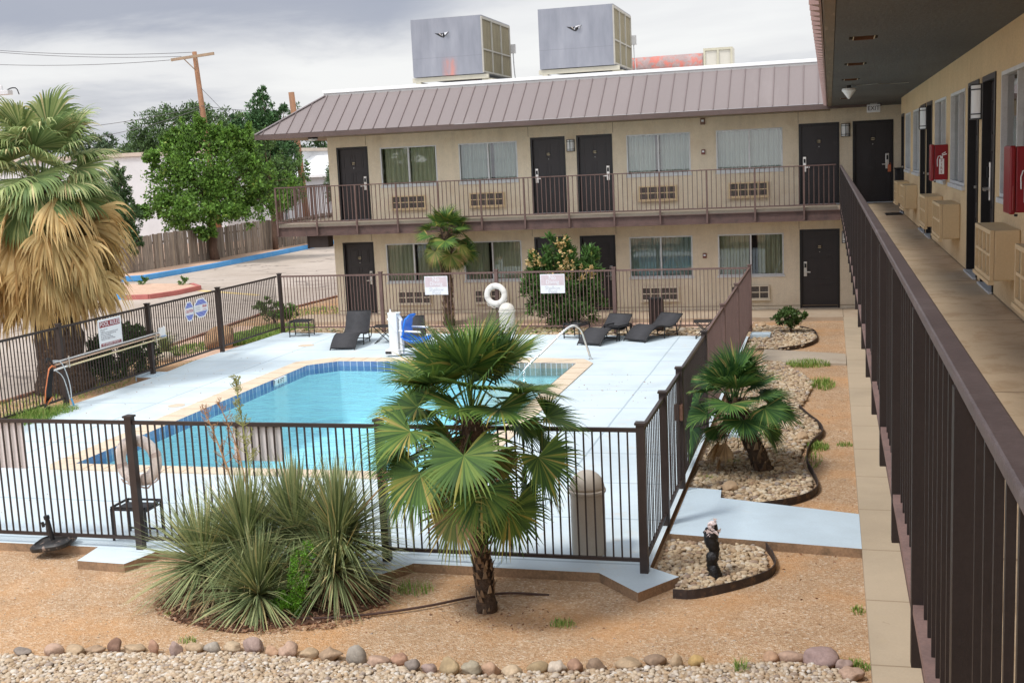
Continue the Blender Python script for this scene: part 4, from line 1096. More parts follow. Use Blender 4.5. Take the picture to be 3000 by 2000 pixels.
A_ = [(18.66,.82),(18.56,.78),(18.50,.60),(18.42,.40),(18.36,.22)]; B_ = [(18.73,.78),(18.70,.70),(18.64,.55),(18.60,.40),(18.56,.26)]
for (ya,za),(yb,zb_) in zip(A_, B_):
    vs += [(PX+.03,ya,za),(PX-.03,(ya+yb)/2-.02,(za+zb_)/2-.06),(PX+.02,yb,zb_)]
for k in range(4):
    for j in range(2): fs.append((k*3+j,k*3+j+1,(k+1)*3+j+1,(k+1)*3+j))
o = MB().add(vs, fs).build('net_bag', BLACKM, root, smooth=True); sm = o.modifiers.new('thick','SOLIDIFY'); sm.thickness = .02
mb = MB(); mb.tube([(PX+.02,18.46,.10),(PX+.03,18.42,.03),(PX+.02,18.38,.12),(PX+.02,18.44,.22)], [.02,.035,.03,.02], 8); mb.tube([(PX+.02,18.72,.86),(PX+.02,18.62,.98),(PX+.02,18.56,1.0),(PX+.02,18.53,.92)],[.012,.02,.02,.012],8); mb.build('net_tail', BLACKM, root, smooth=True)
root = thing('hose', (PX,19.0,0), 'thin pale hose with blue end hanging from the pool poles', 'hose')
h1 = [(PX+.04,18.7,.93),(PX+.05,18.9,.90),(PX+.05,19.02,.72),(PX+.07,19.1,.40),(PX+.08,19.08,.12)]; h2 = [(PX+.02,18.76,.74),(PX+.05,18.92,.62),(PX+.06,19.0,.38),(PX+.08,19.03,.12)]
def smooth_path(P, k=2):
    P = [Vector(p) for p in P]
    for _ in range(k):
        Q = [P[0]]
        for a, b in zip(P[:-1], P[1:]): Q += [a*.75+b*.25, a*.25+b*.75]
        Q.append(P[-1]); P = Q
    return [tuple(p) for p in P]
MB().tube(smooth_path(h1), .009, 6).tube(smooth_path(h2), .009, 6).build('tube', pm('hose_white', (.62,.68,.72), .4, .05, 6), root, smooth=True)
MB().tube([(PX+.09,19.06,.14),(PX+.16,19.02,-.03 + .04)], .018, 8).build('blue_end', pm('hose_blue', (.05,.28,.52), .4, .1, 6), root)

# ---------------------------------------------------------------- depth marker
root = thing('depth_marker', (-11.215,21.85,-.11), 'white 4 FT depth marker tile on the left pool edge', 'depth marker')
mb = MB(); mb.box(-11.30,-11.222,21.60,22.10,-.115,.018); 
mb = MB(); mb.add([(-11.205,21.58,-.115),(-11.205,22.12,-.115),(-11.205,22.12,.02),(-11.205,21.58,.02)], [(0,1,2,3)]).add([(-11.24,21.58,-.115),(-11.24,22.12,-.115),(-11.24,22.12,.02),(-11.24,21.58,.02)], [(0,1,2,3)]).add([(-11.24,21.58,.02),(-11.205,21.58,.02),(-11.205,22.12,.02),(-11.24,22.12,.02)],[(0,1,2,3)]); mb.build('tile', SIGNW, root)
text('lettering', '4 FT', .15, (-11.2035,21.85,-.05), (0,1,0), (0,0,1), BLACKTXT, root, sx=1.1, ext=.0008)

# ---------------------------------------------------------------- loungers
def lounger(zb, label, x, y, rz, name='sun_lounger'):
    root = thing(name, (0,0,0), label, 'lounger', 'black mesh sun loungers')
    prof = [(0,.045),(.06,.10),(.16,.185),(.30,.265),(.44,.31),(.58,.315),(.72,.285),(.86,.25),(1.0,.235),(1.12,.255),(1.22,.31),(1.34,.31+(zb-.31)*.5),(1.47,zb)]
    P = smooth_path([(0,l,z) for l,z in prof], 1); w = .30
    vs = []; fs = []
    for p in P: vs += [(-w,p[1],p[2]),(w,p[1],p[2])]
    for i in range(len(P)-1): fs.append((2*i,2*i+1,2*i+3,2*i+2))
    o = MB().add(vs, fs).build('sling', SLING, root, smooth=True); s = o.modifiers.new('thick','SOLIDIFY'); s.thickness = .012
    for s in (-1,1): MB().tube([(s*w,p[1],p[2]) for p in P], .016, 8).build('side_rail', BLACKM, root, smooth=True)
    for l, z in ((.0,.045),(.58,.315),(1.47,zb)):
        pass
    MB().bar((-w,P[0][1],P[0][2]),(w,P[0][1],P[0][2]),.03,.03).build('end_bar', BLACKM, root)
    MB().bar((-w,P[-1][1],P[-1][2]),(w,P[-1][1],P[-1][2]),.03,.03).build('end_bar', BLACKM, root)
    for s in (-1,1):
        MB().tube([(s*w,.0,.05),(s*w,-.035,0.0)], .014, 6).build('foot', BLACKM, root)
        MB().tube([(s*(w-.01),.78,.27),(s*(w-.01),.74,.0)], .015, 6).build('leg', BLACKM, root)
        MB().tube([(s*(w-.01),1.20,.29),(s*(w-.01),1.27,.0)], .015, 6).build('leg', BLACKM, root)
    MB().tube([(-w,.75,.08),(w,.75,.08)], .012, 6).tube([(-w,1.25,.09),(w,1.25,.09)], .012, 6).build('stretcher', BLACKM, root)
    for s in (-1,1): MB().tube(smooth_path([(s*(w+.02),.78,.12),(s*(w+.03),1.05,.10),(s*(w+.03),1.3,.13),(s*(w+.02),1.36,.34)],1), .012, 6).build('brace', BLACKM, root)
    root.location = (x, y, .002); root.rotation_euler = (0,0,rz)
    return root
def dirz(dx, dy): return math.atan2(dy, dx) - PI/2
lounger(.735, 'black lounger with raised back, left of the pool lift', -11.36, 25.47, dirz(-.13,1.42))
lounger(.56, 'black lounger half hidden behind the blue seat of the pool lift', -9.72, 25.75, dirz(-.48,1.38))
lounger(.53, 'black lounger near the pool handrail, left of the right-hand pair', -5.52, 25.98, dirz(.52,1.40))
lounger(.48, 'black lounger nearest the right fence', -4.55, 26.48, dirz(.70,1.30))
lounger(.52, 'dark lounger hidden by the yucca at the front fence', -7.60, 12.02, dirz(1.4,.10))

def side_table(x, y, w, d, h, label, rz=0, rim=True):
    root = thing('side_table', (0,0,0), label, 'side table', 'black metal side tables')
    mb = MB(); mb.box(-w/2+.02,w/2-.02,-d/2+.02,d/2-.02,h-.045 if rim else h-.02,h-.03 if rim else h-.004); mb.build('top', SLING if rim else BLACKM, root)
    mb = MB()
    for s in (-1,1):
        mb.bar((-w/2,s*d/2,h),(w/2,s*d/2,h),.022,.022); mb.bar((s*w/2,-d/2,h),(s*w/2,d/2,h),.022,.022)
        mb.bar((-w/2,s*d/2,.04),(w/2,s*d/2,.04),.018,.018); mb.bar((s*w/2,-d/2,h-.045),(s*w/2,d/2,h-.045),.016,.016)
    mb.build('frame', BLACKM, root)
    for sx_ in (-1,1):
        for sy in (-1,1): MB().bar((sx_*w/2,sy*d/2,0),(sx_*w/2,sy*d/2,h-.012),.022,.022).build('leg', BLACKM, root)
    root.location = (x,y,.002); root.rotation_euler = (0,0,rz); return root
side_table(-13.45, 27.72, .52, .42, .40, 'black table with thin legs alone near the back left fence corner', .1, False)
side_table(-5.02, 26.95, .42, .50, .34, 'black rimmed table between the two right-hand loungers', -.45)
side_table(-6.05, 27.15, .44, .44, .36, 'black rimmed table behind the handrail, left of the right-hand loungers', -.4)
side_table(-8.20, 11.88, .44, .36, .40, 'black rimmed table at the front fence post under the beige life ring', .03)
def folding_table(x, y, h, label, rz):
    root = thing('folding_table', (0,0,0), label, 'folding table', 'black folding tables')
    mb = MB(); mb.box(-.24,.24,-.2,.2,h-.022,h); mb.build('top', BLACKM, root, bevel=.008)
    for s in (-1,1):
        MB().bar((-.20,s*.17,0),(.20,s*.17,h-.03),.018,.018).build('leg', BLACKM, root)
        MB().bar((.20,s*.145,0),(-.20,s*.145,h-.03),.018,.018).build('leg', BLACKM, root)
    MB().bar((-.20,-.17,.012),(-.20,.17,.012),.016,.016).bar((.20,-.145,.012),(.20,.145,.012),.016,.016).build('foot_bar', BLACKM, root)
    root.location = (x,y,.002); root.rotation_euler = (0,0,rz)
folding_table(-10.72, 26.55, .42, 'black folding table with crossed legs beside the pool lift', .1)
folding_table(-3.02, 27.05, .40, 'black folding table in the corner by the right fence', .1)

# ---------------------------------------------------------------- bins, umbrella base
def domed_bin(x, y, r_, hb, hd, mt, mt2, label):
    root = thing('domed_bin', (x,y,0), label, 'bin', 'round bins with domed lids')
    MB().lathe(x,y,[(r_*.97,.003),(r_,.03),(r_,hb)],32).build('body', mt, root, smooth=True, angle=40)
    MB().lathe(x,y,[(r_+.012,hb),(r_+.018,hb+.012),(r_+.018,hb+.03),(r_+.008,hb+.04)],32).build('rim', mt2, root, smooth=True, angle=40)
    k = 10; MB().lathe(x,y,[(max(.002,(r_+.004)*math.cos(a*PI/2/k)), hb+.04+hd*math.sin(a*PI/2/k)) for a in range(k+1)],32).build('dome_lid', mt2, root, smooth=True)
    if hb < .6:
        mb = MB(); mb.box(x-r_*.45,x+r_*.45,y-r_*1.02,y-r_*.80,hb+.07,hb+hd*.62); mb.build('push_flap', mt, root, bevel=.02)
BING = pm('bin_taupe', (.44,.39,.32), .5, .06, 3, .05, 60, fine=.04); BING2 = pm('bin_taupe_lid', (.48,.43,.36), .5, .06, 3, fine=.04); BINW = pm('bin_pale', (.60,.57,.50), .5, .05, 3, fine=.04); BINW2 = pm('bin_pale_lid', (.64,.61,.54), .5, .05, 3, fine=.04)
domed_bin(-2.74, 11.98, .185, .68, .20, BING, BING2, 'taupe round bin with domed lid inside the front right fence corner')
domed_bin(-7.92, 27.75, .195, .56, .19, BINW, BINW2, 'pale round bin with domed push lid by the back fence')
root = thing('slatted_bin', (-4.35,28.62,-.08), 'dark brown slatted rectangular bin outside the back fence', 'bin')
mb = MB(); mb.box(-4.49,-4.21,28.54,28.78,-.08,.70); mb.build('liner', BLACKM, root)
mb = MB()
for k in range(7): mb.box(-4.52+k*.046,-4.485+k*.046,28.515,28.538,-.08,.72)
for k in range(5): mb.box(-4.209,-4.185,28.55+k*.05,28.588+k*.05,-.08,.72)
mb.build('slats', pm('slat_brown', (.05,.032,.026), .7, .3, 6, geo=True), root)
mb = MB(); mb.box(-4.53,-4.175,28.50,28.80,.721,.75); mb.build('lid', BLACKM, root)
root = thing('umbrella_base', (-9.02,11.42,0), 'dusty black umbrella base tipped over the deck edge under the front fence', 'umbrella base')
mb = MB(); n = 28
def sq(r_, z, e=4.0):
    out = []
    for k in range(n):
        a = 2*PI*k/n; c, s = math.cos(a), math.sin(a)
        f = (abs(c)**e + abs(s)**e)**(-1/e); out.append((r_*f*c, r_*f*s*.85, z))
    return out
vs = sq(.235,.0)+sq(.245,.02)+sq(.24,.05)+sq(.205,.075)+sq(.19,.078)+sq(.18,.062)+sq(.06,.072)
fs = [tuple(range(n-1,-1,-1))]
for k in range(6):
    for j in range(n): fs.append((k*n+j,k*n+(j+1)%n,(k+1)*n+(j+1)%n,(k+1)*n+j))
fs.append(tuple(range(6*n,7*n)))
Mx = Matrix.Translation((-9.02,11.40,.015)) @ Matrix.Rotation(rad(-7),4,'Y') @ Matrix.Rotation(rad(5),4,'X') @ Matrix.Rotation(.12,4,'Z')
tr = lambda pts: [tuple(Mx @ Vector(p)) for p in pts]
MB().add(tr(vs), fs).build('plate', pm('base_plastic', (.022,.021,.02), .4, .3, 9, .1, 40, col2=(.26,.19,.15), thr=(.56,.66)), root, smooth=True, angle=35)
MB().tube(tr([(0,0,.06),(0,0,.36)]), .026, 14).tube(tr([(0,0,.33),(0,0,.37)]), .034, 14).tube(tr([(-.02,0,.27),(-.07,0,.27)]), .013, 8).tube(tr([(-.07,0,.24),(-.07,0,.30)]), .018, 8).build('tube', BLACKM, root, smooth=True, angle=40)

# ---------------------------------------------------------------- pool lift and handrail
root = thing('pool_lift', (-9.72,24.66,0), 'white pool lift with a bright blue seat at the far pool edge', 'pool lift')
mb = MB(); mb.box(-9.83,-9.62,24.58,24.74,.16,.97); mb.build('column', PLASTW, root, bevel=.012)
mb = MB(); mb.box(-9.91,-9.58,24.50,24.84,.024,.16); mb.build('base', PLASTW, root, bevel=.015)
mb = MB(); mb.box(-9.90,-9.76,24.488,24.499,.07,.12); mb.build('label_plate', BLACKM, root)
mb = MB(); mb.tube([(-9.79,24.66,.97),(-9.79,24.66,1.06)],[.035,.012],10); mb.bar((-9.84,24.62,.97),(-9.54,24.62,.99),.05,.03); mb.build('mast_cap', PLASTW, root)
mb = MB(); mb.bar((-9.62,24.66,.95),(-9.53,24.66,.80),.05,.06); mb.build('boom', PLASTW, root)
mb = MB(); mb.tube([(-9.84,24.57,.86),(-9.62,24.54,.56)],.014,8); mb.build('actuator', PLASTW, root)
mb = MB(); mb.box(-9.58,-9.52,24.60,24.72,.05,.80); mb.build('rear_strut', PLASTW, root, bevel=.008)
SEATB = pm('seat_blue', (.015,.17,.68), .35, .05, 4, fine=.0)
# bucket seat facing right, shown from its side
vs = []; fs = []
sp = [(-9.36,.93,.20),(-9.46,.84,.25),(-9.50,.68,.28),(-9.51,.52,.30),(-9.49,.40,.31),(-9.42,.32,.31),(-9.28,.28,.31),(-9.12,.28,.30),(-8.96,.33,.28)]
m = 9
for (x,z,hw) in sp:
    for j in range(m):
        t = -1 + 2*j/(m-1); lift = .07*abs(t)**2.5
        back = z > .42
        vs.append((x + (lift if back else 0), 24.72 + t*hw*1.0, z + (0 if back else lift)))
for i in range(len(sp)-1):
    for j in range(m-1): fs.append((i*m+j,i*m+j+1,(i+1)*m+j+1,(i+1)*m+j))
o = MB().add(vs, fs).build('seat', SEATB, root, smooth=True); s = o.modifiers.new('thick','SOLIDIFY'); s.thickness = .035
for yy, zz in ((24.48,.56),(24.98,.60)):
    MB().tube(smooth_path([(-9.54,yy,zz+.03),(-9.40,yy,zz+.02),(-9.02,yy,zz)],1), .022, 8).build('armrest', PLASTW, root, smooth=True)
root = thing('pool_handrail', (-5.14,24.35,0), 'polished steel pool handrail bent over the far right pool corner', 'handrail')
pts = smooth_path([(-5.12,24.15,.0),(-5.22,24.08,.40),(-5.28,24.04,.66),(-5.42,23.95,.78),(-5.58,23.85,.70),(-5.90,23.65,.38),(-6.3,23.4,.02),(-6.55,23.25,-.30)],2)
MB().tube(pts, .024, 12).build('tube', STEEL, root, smooth=True)
MB().lathe(-5.12,24.15,[(.05,.002),(.05,.012),(.03,.02)],16).build('flange', STEEL, root)

# small deck fittings
def lid(x, y, r_, label):
    root = thing('deck_lid', (x,y,0), label, 'skimmer lid', 'round lids in the pool deck')
    MB().lathe(x,y,[(r_,.0005),(r_,.006),(r_*.96,.008)],24).build('lid', pm('lid_tan', (.62,.52,.40), .8, .12, 8), root)
lid(-12.62,26.15,.20,'tan round lid in the deck near the back left fence corner')
lid(-12.02,19.15,.16,'pale round lid in the deck beside the pool, nearer the front')
lid(-6.25,12.55,.2,'tan lid in the deck behind the front yucca')

# wrapped pipe with a torn bag on top
root = thing('wrapped_pipe', (-1.37,11.56,-.07), 'upright pipe wrapped in black plastic with a torn pale top, in the pebble bed', 'pipe')
mb = MB(); pts = []; rs = []
for k in range(30):
    z = -.08 + .58*k/29; pts.append((-1.37 + .016*math.sin(k*.5) - .012*(k/29), 11.56 + .008*math.cos(k*.8), z)); rs.append(.058 + .006*math.sin(k*1.1+1) + .020*max(0,1-k/6) + (.014 if 19 < k < 27 else 0) - (.018 if k > 27 else 0))
mb.tube(pts, rs, 14, jit=.16); mb.build('wrapping', pm('bag_black', (.008,.008,.009), .34, .2, 20, .6, 45, .02, spec=.45), root, smooth=True)
mb = MB(); 
for k in range(26):
    a = RNG.uniform(-2.7,.3); z = .40 + RNG.uniform(0,.15); r_ = .062 - max(0,(z-.48))*.5
    c = Vector((-1.375 + r_*math.cos(a), 11.56 + r_*math.sin(a), z)); s_ = RNG.uniform(.02,.042)
    mb.add([tuple(c+Vector((RNG.uniform(-1,1)*s_, -.012+RNG.uniform(-.01,.01), RNG.uniform(-1,1)*s_))) for _ in range(4)], [(0,1,2),(0,2,3)])
mb.lathe(-1.375,11.56,[(.05,.48),(.045,.515),(.02,.535)],12)
mb.build('torn_top', pm('bag_pale', (.74,.64,.62), .6, .2, 30, col2=(.12,.11,.11), thr=(.60,.68)), root)
root = thing('irrigation_hose', (-4.5,10.2,-.08), 'dark drip hose lying on the dirt behind the front palm trunk', 'hose')
MB().tube(smooth_path([(-5.5,9.95,-.09),(-4.95,9.98,-.075),(-4.5,10.15,-.07),(-4.05,10.4,-.065),(-3.7,10.72,-.07),(-3.36,10.9,-.072),(-2.95,10.95,-.10)],2), .013, 8).build('tube', pm('hose_brown', (.075,.04,.03), .7, .3, 9), root, smooth=True)
# ---------------------------------------------------------------- palms
def fan_frond(V, F, p0, az, el, pet, R_, spread=2.2, nl=34, droop=.35, tip=.5, cup=.12, sagp=.15, wk=1.0, roll=0.0, ragged=.12, rng=None, collapse=1.0, tipdrop=0.0, seg=6, stalk=.014, pitch=0.0, sp_=.6):
    """adds a fan leaf: petiole strip and folded leaflets. V, F python lists (quads)"""
    r = rng
    d = Vector((math.cos(el)*math.cos(az), math.cos(el)*math.sin(az), math.sin(el)))
    P = []; cur = Vector(p0); dd = d.copy(); n = 5
    for k in range(n+1):
        P.append(cur.copy()); dd = (dd + Vector((0,0,-sagp/n))).normalized(); cur = cur + dd*(pet/n)
    a = dd; s = a.cross(Vector((0,0,1)))
    s = s.normalized() if s.length > .05 else Vector((math.sin(az),-math.cos(az),0))
    nrm = s.cross(a).normalized()
    if roll: 
        q = Matrix.Rotation(roll, 3, a); s = q @ s; nrm = q @ nrm
    # petiole: three sided
    for k in range(n):
        w0 = stalk*(1-.5*k/n); w1 = stalk*(1-.5*(k+1)/n); b = len(V)
        for pp, w in ((P[k],w0),(P[k+1],w1)):
            for u, v in ((-1,-.4),(1,-.4),(0,.7)): V.append(tuple(pp + s*(w*u) + nrm*(w*v)))
        for j in range(3): F.append((b+j, b+(j+1)%3, b+3+(j+1)%3, b+3+j))
    h = P[-1]
    if pitch:
        q = Matrix.Rotation(-pitch, 3, s); a = q @ a; nrm = q @ nrm
    for i in range(nl):
        t = (-1 + 2*(i+.5)/nl)*spread*collapse
        dirv = a*math.cos(t) + s*math.sin(t) + nrm*cup*(.4+abs(math.sin(t)))
        dirv.normalize()
        e = (s*math.cos(t) - a*math.sin(t)).normalized()
        L = R_*(.80 + .20*math.cos(t*.6))*(1 + r.uniform(-ragged, ragged*.6))
        up = nrm - dirv*nrm.dot(dirv); up.normalize()
        dr = droop*(1 + r.uniform(-.3,.3)); kink = r.random() < tip; kk = r.uniform(.5,.72); kd = r.uniform(1.0,2.2)
        pos = h.copy(); dv = dirv.copy(); b = len(V)
        half = wk*spread*collapse/nl*1.12
        for k in range(seg+1):
            q = k/seg
            if q < sp_: w = half*R_*q + .003
            else: w = (half*R_*sp_+.003)*max(.06, 1 - ((q-sp_)/(1-sp_))**1.35)
            fold = .35*w
            V.append(tuple(pos - e*w)); V.append(tuple(pos + up*fold)); V.append(tuple(pos + e*w))
            g = dr*(q**1.6)/seg*1.6
            if kink and q > kk: g += kd/seg
            if tipdrop and q > .55: g += tipdrop/seg
            dv = (dv + Vector((0,0,-g))).normalized()
            pos = pos + dv*(L/seg)
        for k in range(seg):
            c = b + k*3
            F.append((c,c+1,c+4,c+3)); F.append((c+1,c+2,c+5,c+4))

def fr_build(name, V, F, mt, parent):
    return mesh_np(name, np.array(V), np.array(F), mt, parent)

TRUNKF = pm('palm_fibre', (.085,.055,.036), .95, .35, 10, .9, 45, .03, col2=(.17,.11,.07), thr=(.5,.7), fine=.2)
TRUNKS = island_mat('leaf_base_stub', [(0,(.10,.06,.035)),(.4,(.20,.13,.075)),(.75,(.34,.25,.16)),(1,(.14,.09,.05))], .9, 0, .2, 60)
GREENT = island_mat('palm_leaf_dark', [(0,(0.040,0.092,0.025)),(.35,(0.067,0.143,0.033)),(.65,(0.114,0.211,0.041)),(.88,(0.187,0.273,0.057)),(.97,(0.320,0.300,0.064)),(1,(0.480,0.369,0.127))], .58, .22, 0, 40, .25, .2, 5)
GREENR = island_mat('palm_leaf_deep', [(0,(0.032,0.090,0.032)),(.4,(0.055,0.138,0.038)),(.75,(0.102,0.217,0.049)),(.94,(0.174,0.290,0.072)),(1,(0.522,0.392,0.145))], .58, .2, 0, 40, .25, .2, 5)
GREENY = island_mat('palm_leaf_yellowing', [(0,(.10,.16,.03)),(.4,(.19,.24,.05)),(.75,(.34,.32,.08)),(.93,(.42,.32,.13)),(1,(.30,.18,.08))], .5, .25, 0, 40, .4, .2, 5)
STRAWD = island_mat('dead_leaf_brown', [(0,(0.288,0.156,0.072)),(.35,(0.456,0.276,0.132)),(.7,(0.600,0.396,0.204)),(1,(0.216,0.120,0.060))], .85, .15, 0, 40, .2, .2, 6)
GREENW = island_mat('fan_palm_leaf', [(0,(0.122,0.195,0.073)),(.35,(0.226,0.313,0.112)),(.7,(0.395,0.470,0.190)),(.93,(0.566,0.595,0.290)),(1,(0.867,0.658,0.362))], .58, .28, 0, 40, .25, .15, 4)
STRAW = island_mat('fan_palm_dead', [(0,(0.483,0.310,0.115)),(.3,(0.667,0.471,0.207)),(.6,(0.782,0.586,0.287)),(.85,(0.575,0.391,0.161)),(1,(0.414,0.241,0.092))], .8, .22, 0, 40, .2, .22, 4)

def stubs(MBx, base, top, r0, r1, n, size, rng, bend=(0,0)):
    for k in range(n):
        q = rng.random(); a = rng.uniform(0, 2*PI)
        z = base[2] + (top[2]-base[2])*q; x = base[0] + (top[0]-base[0])*q; y = base[1] + (top[1]-base[1])*q
        r_ = (r0 + (r1-r0)*q)*.94; s = size*rng.uniform(.6,1.3)
        o = Vector((math.cos(a), math.sin(a), 0)); t = Vector((-math.sin(a), math.cos(a), 0))
        p = Vector((x,y,z)) + o*r_; up = Vector((0,0,1))
        tilt = rng.uniform(.2,.9)
        tipv = p + up*(s*1.6) + o*(s*tilt)
        MBx.add([tuple(p - t*s*.5), tuple(p + t*s*.5), tuple(tipv + t*s*.18), tuple(tipv - t*s*.18), tuple(p - t*s*.4 + o*s*.25 + up*s*.1), tuple(p + t*s*.4 + o*s*.25 + up*s*.1)],
                [(0,1,2,3),(4,5,2,3),(0,4,3),(1,2,5)])

def trachy(name, label, base, heart, r0, r1, fronds, dead, R_, pet, mats, seed, nl=34, low=-.5, hanging=.0, yellow=(), wk=1.0, qp=1.0, sp_=.45):
    rng = random.Random(seed)
    root = thing(name, base, label, 'palm')
    B = Vector(base); H = Vector(heart); mb = MB(); pts = []; rs = []
    n = 26
    for k in range(n):
        q = k/(n-1); c = B.lerp(H, q) + Vector((.02*math.sin(q*5+seed), .02*math.cos(q*4), 0)) + (Vector((H.x-B.x, H.y-B.y, 0))*(-.35*q*(1-q)))
        pts.append(tuple(c)); rs.append((r0*(1.25 if q < .08 else 1) + (r1-r0)*q)*rng.uniform(.93,1.07))
    mb.tube(pts, rs, 18, jit=.08); mb.build('trunk', TRUNKF, root, smooth=True)
    sb = MB(); stubs(sb, base, heart, r0, r1, int(120*(H-B).length), .05*r0/.1, rng); sb.build('leaf_bases', TRUNKS, root, fixn=False)
    V = []; F = []; VY = []; FY_ = []
    ga = 2.39996
    for i in range(fronds):
        q = i/(fronds-1)
        el = 1.42 - (q**qp)*(1.42-low) + rng.uniform(-.12,.12)
        az = i*ga + seed + rng.uniform(-.2,.2)
        hp = H + Vector((rng.uniform(-.03,.03), rng.uniform(-.03,.03), -.02 - q*.22))
        tgt = (VY, FY_) if (i in yellow) else (V, F)
        fan_frond(tgt[0], tgt[1], hp, az, el, pet*(.75+.4*q)*rng.uniform(.85,1.12), R_*rng.uniform(.86,1.08), spread=rng.uniform(1.8,2.5), nl=nl, droop=.25+.45*q, tip=.30+.35*q, cup=rng.uniform(.05,.25), sagp=.12+.28*q, roll=rng.uniform(-.45,.45), rng=rng, pitch=rng.uniform(.25,.85)*(.45+.55*q), wk=wk, sp_=sp_)
    fr_build('crown', V, F, mats[0], root)
    if VY: fr_build('yellowing_leaves', VY, FY_, mats[1], root)
    V = []; F = []
    for i in range(dead):
        az = rng.uniform(0, 2*PI) if not isinstance(hanging, (list, tuple)) else hanging[i % len(hanging)] + rng.uniform(-.2,.2)
        hp = H + Vector((0,0,-.22 - rng.uniform(0,.12)))
        fan_frond(V, F, hp, az, rng.uniform(-1.0,-.35), pet*rng.uniform(.6,.95), R_*rng.uniform(.6,.85), spread=rng.uniform(.7,1.3), nl=int(nl*.6), droop=1.3, tip=.5, cup=.0, sagp=.9, roll=rng.uniform(-.8,.8), rng=rng, wk=.5)
    if dead: fr_build('dead_leaves', V, F, mats[2], root)
    # fibre tangle under the crown
    fb = MB()
    for k in range(90):
        a = rng.uniform(0,2*PI); r_ = r1*1.1; p = H + Vector((r_*math.cos(a), r_*math.sin(a), rng.uniform(-.5,-.05)))
        q_ = p + Vector((math.cos(a)*rng.uniform(.03,.16), math.sin(a)*rng.uniform(.03,.16), rng.uniform(-.16,.1)))
        fb.tube([tuple(p), tuple(p.lerp(q_,.5)+Vector((0,0,.03))), tuple(q_)], .005, 4, cap=False)
    fb.build('fibres', TRUNKS, root, fixn=False)
    return root

trachy('windmill_palm', 'large green fan palm in the dirt in front of the front fence', (-3.46,10.45,-.12), (-3.52,10.42,1.88), .085, .105, 44, 9, .53, .70, (GREENT, GREENY, STRAWD), 3, nl=46, low=-.72, wk=.95, qp=1.2, hanging=[-.2,3.35,3.0,.2,-.5,2.8,.5], yellow=(36,40,42))
trachy('windmill_palm', 'tall slim fan palm behind the back fence, before the far windows', (-10.2,30.0,-.1), (-10.12,30.0,2.45), .13, .15, 28, 8, .48, .55, (GREENT, GREENY, STRAWD), 8, nl=30, low=-.8, hanging=[0,1,2,3,4,5], yellow=(20,22,24,25))
trachy('windmill_palm', 'short leaning fan palm in the pebble bed beside the right fence', (-1.10,15.72,-.1), (-1.46,15.66,.92), .115, .11, 30, 4, .46, .48, (GREENR, GREENY, STRAWD), 14, qp=1.2, nl=44, low=-.05, hanging=[3.1,3.5,3.8,3.3], yellow=(24,))

def big_palm():
    rng = random.Random(21)
    B = Vector((-15.72,20.95,-.12)); H = Vector((-15.80,20.95,4.35))
    root = thing('desert_fan_palm', B, 'tall shaggy fan palm with a skirt of dead straw leaves at the left edge', 'palm')
    mb = MB(); pts = []; rs = []
    for k in range(24):
        q = k/23; pts.append(tuple(B.lerp(H, q))); rs.append((.50 - .10*q + (.10 if q < .05 else 0))*rng.uniform(.96,1.04))
    mb.tube(pts, rs, 26, jit=.05); mb.build('trunk', pm('fan_palm_trunk', (.10,.066,.045), .95, .35, 4, .9, 14, .05, col2=(.22,.15,.10), thr=(.5,.66), fine=.25, sz=(1,1,2.5)), root, smooth=True)
    sb = MB()
    for k in range(520):
        q = rng.random()*.5; a = rng.uniform(0,2*PI); r_ = .48 - .06*q*2
        o = Vector((math.cos(a), math.sin(a), 0)); t = Vector((-math.sin(a), math.cos(a), 0)); p = B.lerp(H,q) + o*r_*.97; s = rng.uniform(.03,.07)
        sb.add([tuple(p-t*s),tuple(p+t*s),tuple(p+t*s*.7+o*s*.7+Vector((0,0,s*.8))),tuple(p-t*s*.7+o*s*.7+Vector((0,0,s*.8)))], [(0,1,2,3)])
    sb.build('leaf_bases', TRUNKS, root, fixn=False)
    V = []; F = []; ga = 2.39996
    nf = 38
    for i in range(nf):
        q = i/(nf-1); el = 1.40 - q*1.50 + rng.uniform(-.12,.12); az = i*ga + rng.uniform(-.2,.2)
        hp = H + Vector((math.cos(az)*.12, math.sin(az)*.12, .1 - q*.45))
        fan_frond(V, F, hp, az, el, rng.uniform(.62,.95)*(1-.15*q), rng.uniform(.85,1.08), spread=rng.uniform(1.6,2.1), nl=54, droop=.5+.55*q, tip=.85, cup=.12, sagp=.10+.35*q, roll=rng.uniform(-.6,.6), rng=rng, tipdrop=1.2, seg=8, stalk=.022, wk=1.0, pitch=rng.uniform(.0,.5))
    fr_build('crown', V, F, GREENW, root)
    V = []; F = []
    for i in range(84):
        q = i/83; az = i*ga + rng.uniform(-.3,.3)
        hp = H + Vector((math.cos(az)*.34, math.sin(az)*.34, -.02 - q*1.35))
        fan_frond(V, F, hp, az, rng.uniform(-.55,.25) - .5*q, rng.uniform(.62,1.05), rng.uniform(1.0,1.3), spread=rng.uniform(.7,1.5), nl=36, droop=rng.uniform(.9,2.0), tip=.55, cup=rng.uniform(-.1,.25), sagp=rng.uniform(.8,1.4), roll=rng.uniform(-1.2,1.2), rng=rng, tipdrop=rng.uniform(.4,1.4), seg=7, stalk=.02, wk=1.05, ragged=.32)
    fr_build('dead_skirt', V, F, STRAW, root)
    return root
big_palm()

